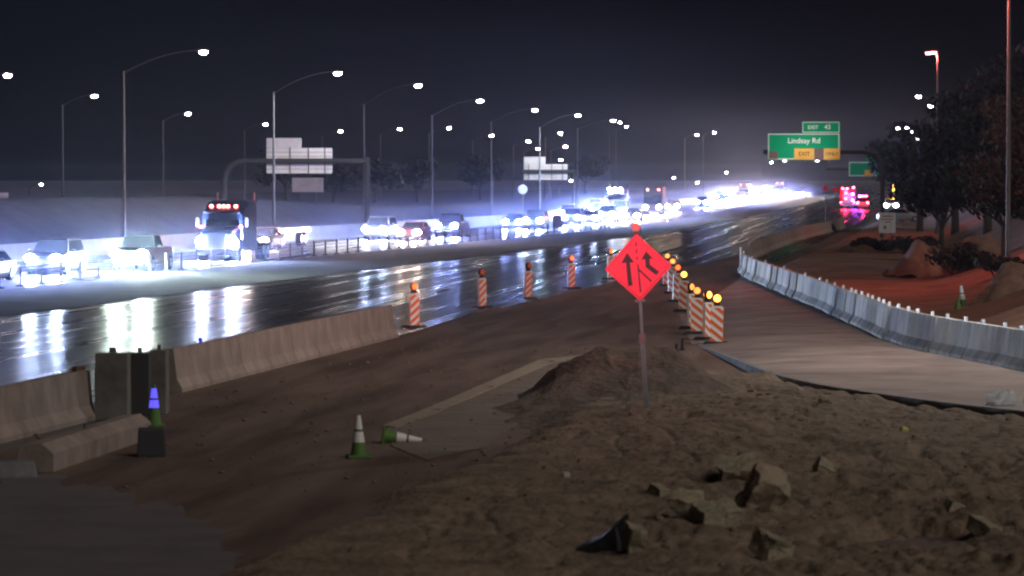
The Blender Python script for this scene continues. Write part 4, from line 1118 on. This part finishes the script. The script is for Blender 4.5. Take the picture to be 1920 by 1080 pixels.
# semi truck
def semi(loc, rz, label, lens, trailer=True):
    t = thing('semi_truck', label, 'truck', loc, rz, HG)
    b = MB()
    b.loft([[Vector((x * w, y, z)) for x, z in ((-1, .5), (1, .5), (1, zt - .1), (.92, zt), (-.92, zt), (-1, zt - .1))] for y, w, zt in ((-3.4, .85, 1.55), (-3.2, .98, 1.75), (-1.9, 1.05, 1.95))])
    b.build('hood', PAINTS['blue'], t)
    b = MB()
    b.loft([[Vector((x * w, y, z)) for x, z in ((-1, .55), (1, .55), (1, zt - .2), (.85, zt), (-.85, zt), (-1, zt - .2))] for y, w, zt in ((-1.95, 1.2, 2.75), (-1.55, 1.23, 3.15), (-.6, 1.25, 3.45), (1.4, 1.25, 3.45))])
    b.build('cab', PAINTS['blue'], t)
    b = MB(); b.poly([(-1.02, -1.975, 1.98), (1.02, -1.975, 1.98), (.98, -1.93, 2.66), (-.98, -1.93, 2.66)]); b.build('windshield', M_glass, t)
    b = MB(); b.box((0, -2.05, 2.74), (2.2, .32, .10), Matrix.Rotation(R(-14), 3, 'X')); b.build('sun_visor', M_chrome, t)
    for x in (-.72, -.26, 0, .26, .72):
        b = MB(); b.ell((x, -1.66, 3.12), (.10, .08, .08), 10, 6); b.build('clearance_light', E_clear, t, smooth=True)
    b = MB(); b.box((0, -3.42, 1.12), (1.1, .06, .95)); b.build('grille', M_chrome, t)
    b = MB(); b.box((0, -3.52, .55), (2.4, .18, .36)); b.build('bumper', M_chrome, t, bevel=.03)
    for s_ in (-1, 1):
        b = MB(); b.ell((s_ * .93, -3.42, 1.10), (.25, .10, .30), 14, 8); b.build('headlight', lens, t, smooth=True)
        b = MB(); b.box((s_ * 1.45, -2.0, 2.2), (.18, .10, .55)); b.box((s_ * 1.3, -1.95, 2.3), (.3, .04, .04)); b.build('mirror', M_plastic, t)
        b = MB(); b.ell((s_ * 1.18, -2.4, 1.95), (.08, .06, .06), 8, 5); b.build('marker_light', E_clear, t)
        b = MB(); b.tube((s_ * 1.1, 1.5, .8), (s_ * 1.1, 1.5, 3.9), .09, .09, 10); b.build('exhaust_stack', M_chrome, t)
        b = MB(); b.box((s_ * 1.08, -2.6, .95), (.28, 1.3, .55), taper=(1, .7)); b.build('fender', PAINTS['blue'], t, bevel=.03)
        for y in (-2.6, 3.4, 4.7):
            b = MB(); b.tube((s_ * .78, y, .5), (s_ * 1.18, y, .5), .5, .5, 18); wh = b.build('wheel', M_tyre, t); b = MB(); b.tube((s_ * 1.175, y, .5), (s_ * 1.19, y, .5), .29, .29, 14); b.build('rim', M_rim, wh)
    b = MB(); b.box((0, 2.6, .85), (1.0, 5.6, .25)); b.build('chassis', M_plastic, t)
    return t
st = semi(gp(432, 487), -MED.heading(215), 'dark semi truck with a row of five red roof lights', E_cool)
# flatbed trailer (behind the truck)
p = gp(522, 462); t = thing('flatbed_trailer', 'dark flatbed trailer with red end light right of the warm flaring car', 'trailer', p, -MED.heading(250))
b = MB(); b.box((0, 0, 1.15), (2.4, 9, .28)); b.build('deck', PAINTS['grey'], t)
b = MB(); b.box((0, -4.52, 1.34), (2.4, .04, .10)); b.build('edge_strip', M_white, t)
for s_ in (-1, 1):
    b = MB(); b.box((s_ * 1.1, -4.55, 1.16), (.2, .05, .16)); b.build('end_light', E_clear, t)
    for y in (-3.4, 2.2, 3.3):
        b = MB(); b.tube((s_ * .8, y, .48), (s_ * 1.18, y, .48), .48, .48, 16); wh = b.build('wheel', M_tyre, t); b = MB(); b.tube((s_ * 1.175, y, .48), (s_ * 1.19, y, .48), .28, .28, 12); b.build('rim', M_rim, wh)
# tow truck with high work lights and dark box trailer in the middle of the queue
def boxtruck(loc, rz, label, lights, w=2.4, h=3.3, body='grey', box='white'):
    t = thing('box_truck', label, 'truck', loc, rz, HG)
    b = MB(); b.box((0, 1.6, .55 + h / 2), (w, 6, h - .6)); b.build('cargo_box', PAINTS[box], t, bevel=.04)
    b = MB(); b.loft([[Vector((x * w * .47, y, z)) for x, z in ((-1, .45), (1, .45), (1, zt), (-1, zt))] for y, zt in ((-3.4, 1.35), (-2.6, 1.5), (-2.1, 2.35), (-1.42, 2.4))]); b.build('cab', PAINTS[body], t)
    b = MB(); b.poly([(-.95, -2.59, 1.56), (.95, -2.59, 1.56), (.9, -2.14, 2.28), (-.9, -2.14, 2.28)]); b.build('windshield', M_glass, t)
    b = MB(); b.box((0, -3.44, .55), (w * .95, .12, .3)); b.build('bumper', M_chrome, t)
    for s_ in (-1, 1):
        b = MB(); b.ell((s_ * .85, -3.42, 1.0), (.24, .1, .18), 14, 8); b.build('headlight', lights, t, smooth=True)
        b = MB(); b.ell((s_ * .7, -1.46, h * .97), (.1, .08, .08), 8, 5); b.build('clearance_light', E_clear, t)
        for y in (-2.4, 3.0):
            b = MB(); b.tube((s_ * .8, y, .45), (s_ * 1.16, y, .45), .45, .45, 16); wh = b.build('wheel', M_tyre, t); b = MB(); b.tube((s_ * 1.155, y, .45), (s_ * 1.17, y, .45), .26, .26, 12); b.build('rim', M_rim, wh)
    return t
bt = boxtruck(gp(1226, 403), -MED.heading(520), 'box truck with a dark front behind the top of the merge sign', E_warm, box='grey', body='black')
dup(bt, gp(1396, 376), -.0, 'tall box truck standing in the densest far headlight glare', HG, {'cargo_box': PAINTS['white'], 'cab': PAINTS['white']})
dup(bt, gp(1462, 366), -.0, 'pale box truck at the far end of the queue', HG, {'cargo_box': PAINTS['white'], 'headlight': E_blue})
# work truck with raised lights
t = semi(gp(1158, 404), -MED.heading(460), 'truck with high flaring lights above the brightest part of the queue', E_cool)
for x in (-.9, -.2, .5):
    b = MB(); b.ell((x, -1.75, 3.3), (.17, .1, .13), 10, 6); b.build('roof_light', E_work, t, smooth=True)

# police vehicles and fire engine
p = gp(1590, 391)
t = thing('fire_engine', 'fire engine with stacked red and blue flashing lights under the exit sign', 'fire engine', p, 0)
b = MB(); b.box((0, 1, 1.75), (2.4, 7.5, 2.5)); b.build('body', PAINTS['red'], t, bevel=.05)
b = MB(); b.box((0, -2.76, 1.6), (1.5, .04, 1.6)); b.build('roller_door', M_chrome, t)
b = MB(); b.box((0, -2.85, .55), (2.4, .35, .25)); b.build('bumper', M_chrome, t)
for x, z, e in ((-.75, 3.05, E_polred), (-.1, 3.05, E_polred), (.85, 3.2, E_polred), (-.3, 1.55, E_polred), (.75, 1.3, E_polblue), (.75, 2.2, E_polblue)):
    b = MB(); b.ell((x, -2.86, z), (.16, .09, .10), 12, 6); b.build('beacon', e, t, smooth=True)
for x in (-1.0, 1.0):
    b = MB(); b.box((x, -2.8, .95), (.2, .06, .14)); b.build('tail_light', E_polred, t)
    for y in (-1.5, 3.2):
        b = MB(); b.tube((x * .8, y, .48), (x * 1.2, y, .48), .48, .48, 16); wh = b.build('wheel', M_tyre, t); b = MB(); b.tube((x * 1.195, y, .48), (x * 1.21, y, .48), .27, .27, 12); b.build('rim', M_rim, wh)
pv = dup(protos['suv'], gp(1618, 392), math.pi, 'police suv with pink and red lights right of the fire engine', None, {'body': PAINTS['white'], 'cabin': PAINTS['black'], 'headlight': M_glass})
pv.name = 'police_car'; pv['category'] = 'police car'; pv['group'] = 'emergency vehicles'; t['group'] = 'emergency vehicles'
b = MB(); b.box((0, .1, 1.82), (1.2, .3, .08)); lb = b.build('light_bar', M_plastic, pv)
for x, e in ((-.45, E_polred), (.0, E_polred), (.45, E_polblue)):
    b = MB(); b.ell((x, .1, 1.93), (.19, .15, .10), 12, 6); b.build('beacon', e, lb, smooth=True)
for x in (-.7, .7):
    b = MB(); b.ell((x, 2.46, 1.0), (.12, .06, .08), 10, 6); b.build('flasher', E_polred, pv)
# real lamps inside the emergency light bars
for loc, c, w in ((gp(1590, 391) + Vector((-.3, -4, 2.6)), (1, .03, .12), 1100), (gp(1600, 391) + Vector((.6, -4, 1.6)), (.2, .05, 1), 1100), (gp(1618, 392) + Vector((0, -4, 2.0)), (1, .03, .15), 800)):
    ld = bpy.data.lights.new('beacon_light', 'POINT'); ld.energy = w; ld.color = c; ld.shadow_soft_size = .25
    o = bpy.data.objects.new('beacon_light', ld); COL.objects.link(o); o.location = loc
# work truck with white lights and amber beacon, and pale parked car
wt = dup(protos['pickup'], gp(1671, 397), 0, 'work truck facing the camera with white lights and an amber roof beacon', None, {'body': PAINTS['white'], 'cabin': PAINTS['white'], 'headlight': E_work})
wt['group'] = 'vehicles on the right shoulder'
b = MB(); b.tube((.3, .2, 1.87), (.3, .2, 3.2), .04, .04, 8); mp_ = b.build('beacon_mast', M_darksteel, wt)
b = MB(); b.ell((.3, .2, 3.35), (.26, .2, .24), 12, 7); b.build('beacon', E_beacon, mp_, smooth=True)
pc = dup(protos['sedan'], gp(1688, 418) + Vector((0, 0, .1)), R(100), 'pale car parked sideways behind the small white road sign', None, {'body': PAINTS['white'], 'cabin': PAINTS['white'], 'headlight': M_glass, 'tail_light': PAINTS['red']})
pc['group'] = 'vehicles on the right shoulder'

# ------------------------------------------------------------------ unseen spots added beside the camera, standing in for a parked emergency vehicle
ld = bpy.data.lights.new('added_red_spot', 'SPOT'); ld.energy = 330000; ld.color = (1, .36, .40); ld.shadow_soft_size = .4
ld.spot_size = R(15); ld.spot_blend = 1.0
o = bpy.data.objects.new('added_red_spot', ld); COL.objects.link(o); o.location = (7, 2, 3.4)
tgt = Vector((-14, 105, 11.0)); o.rotation_euler = (tgt - o.location).to_track_quat('-Z', 'Y').to_euler()

ld = bpy.data.lights.new('added_cool_spot', 'SPOT'); ld.energy = 110000; ld.color = (.80, .90, 1); ld.shadow_soft_size = .15  # cool spot added to brighten the ramp barrier faces and reflectors
ld.spot_size = R(9); ld.spot_blend = .8
o = bpy.data.objects.new('added_cool_spot', ld); COL.objects.link(o); o.location = (-2, 2, 2.6)
tgt = Vector((2.8, 110, 6.0)); o.rotation_euler = (tgt - o.location).to_track_quat('-Z', 'Y').to_euler()

# ------------------------------------------------------------------ mist in the night air
b = MB(); b.box((0, 2480, 9.5), (3040, 5120, 21.6))
hz_o = b.build('haze', None)
hz_o.data.materials.clear()
hm = bpy.data.materials.new('haze'); hm.use_nodes = True
nt = hm.node_tree; nt.nodes.clear()
mo = nt.nodes.new('ShaderNodeOutputMaterial'); pvn = nt.nodes.new('ShaderNodeVolumePrincipled')
pvn.inputs['Color'].default_value = (.80, .84, 1.0, 1)
pvn.inputs['Density'].default_value = .00005
pvn.inputs['Anisotropy'].default_value = .55
nt.links.new(pvn.outputs[0], mo.inputs['Volume'])
hz_o.data.materials.append(hm)
tag(hz_o, 'thin night mist over the whole freeway', 'haze', kind='stuff')
# mist added for the headlight glow, hanging low over the wet oncoming lanes and thinning with height
b = MB(); ys = [118, 150, 180, 210, 250, 300, 360, 430, 520, 640, 800, 1000, 1300]
b.loft([[Vector((OUT(y) - 12, y, -.5)), Vector((MED(y) + 6, y, -.5)), Vector((MED(y) + 6, y, GLOW_MIST_H)), Vector((OUT(y) - 12, y, GLOW_MIST_H))] for y in ys])
sp = b.build('glow_mist', None); sp.data.materials.clear()
hm2 = hm.copy(); hm2.name = 'glow_mist'
nt = hm2.node_tree; n_ = nt.nodes['Principled Volume']; n_.inputs['Color'].default_value = (.48, .54, 1.0, 1); n_.inputs['Anisotropy'].default_value = .6
ge = nt.nodes.new('ShaderNodeNewGeometry'); sx_ = nt.nodes.new('ShaderNodeSeparateXYZ')
m1 = nt.nodes.new('ShaderNodeMath'); m1.operation = 'MULTIPLY'; m1.inputs[1].default_value = -1 / 1.0
m2 = nt.nodes.new('ShaderNodeMath'); m2.operation = 'EXPONENT'
m3 = nt.nodes.new('ShaderNodeMath'); m3.operation = 'MULTIPLY'; m3.inputs[1].default_value = .0042
nt.links.new(ge.outputs['Position'], sx_.inputs[0]); nt.links.new(sx_.outputs['Z'], m1.inputs[0]); nt.links.new(m1.outputs[0], m2.inputs[0]); nt.links.new(m2.outputs[0], m3.inputs[0]); nt.links.new(m3.outputs[0], n_.inputs['Density'])
sp.data.materials.append(hm2)
tag(sp, 'low mist added for the headlight glow over the oncoming lanes', 'mist', kind='stuff')
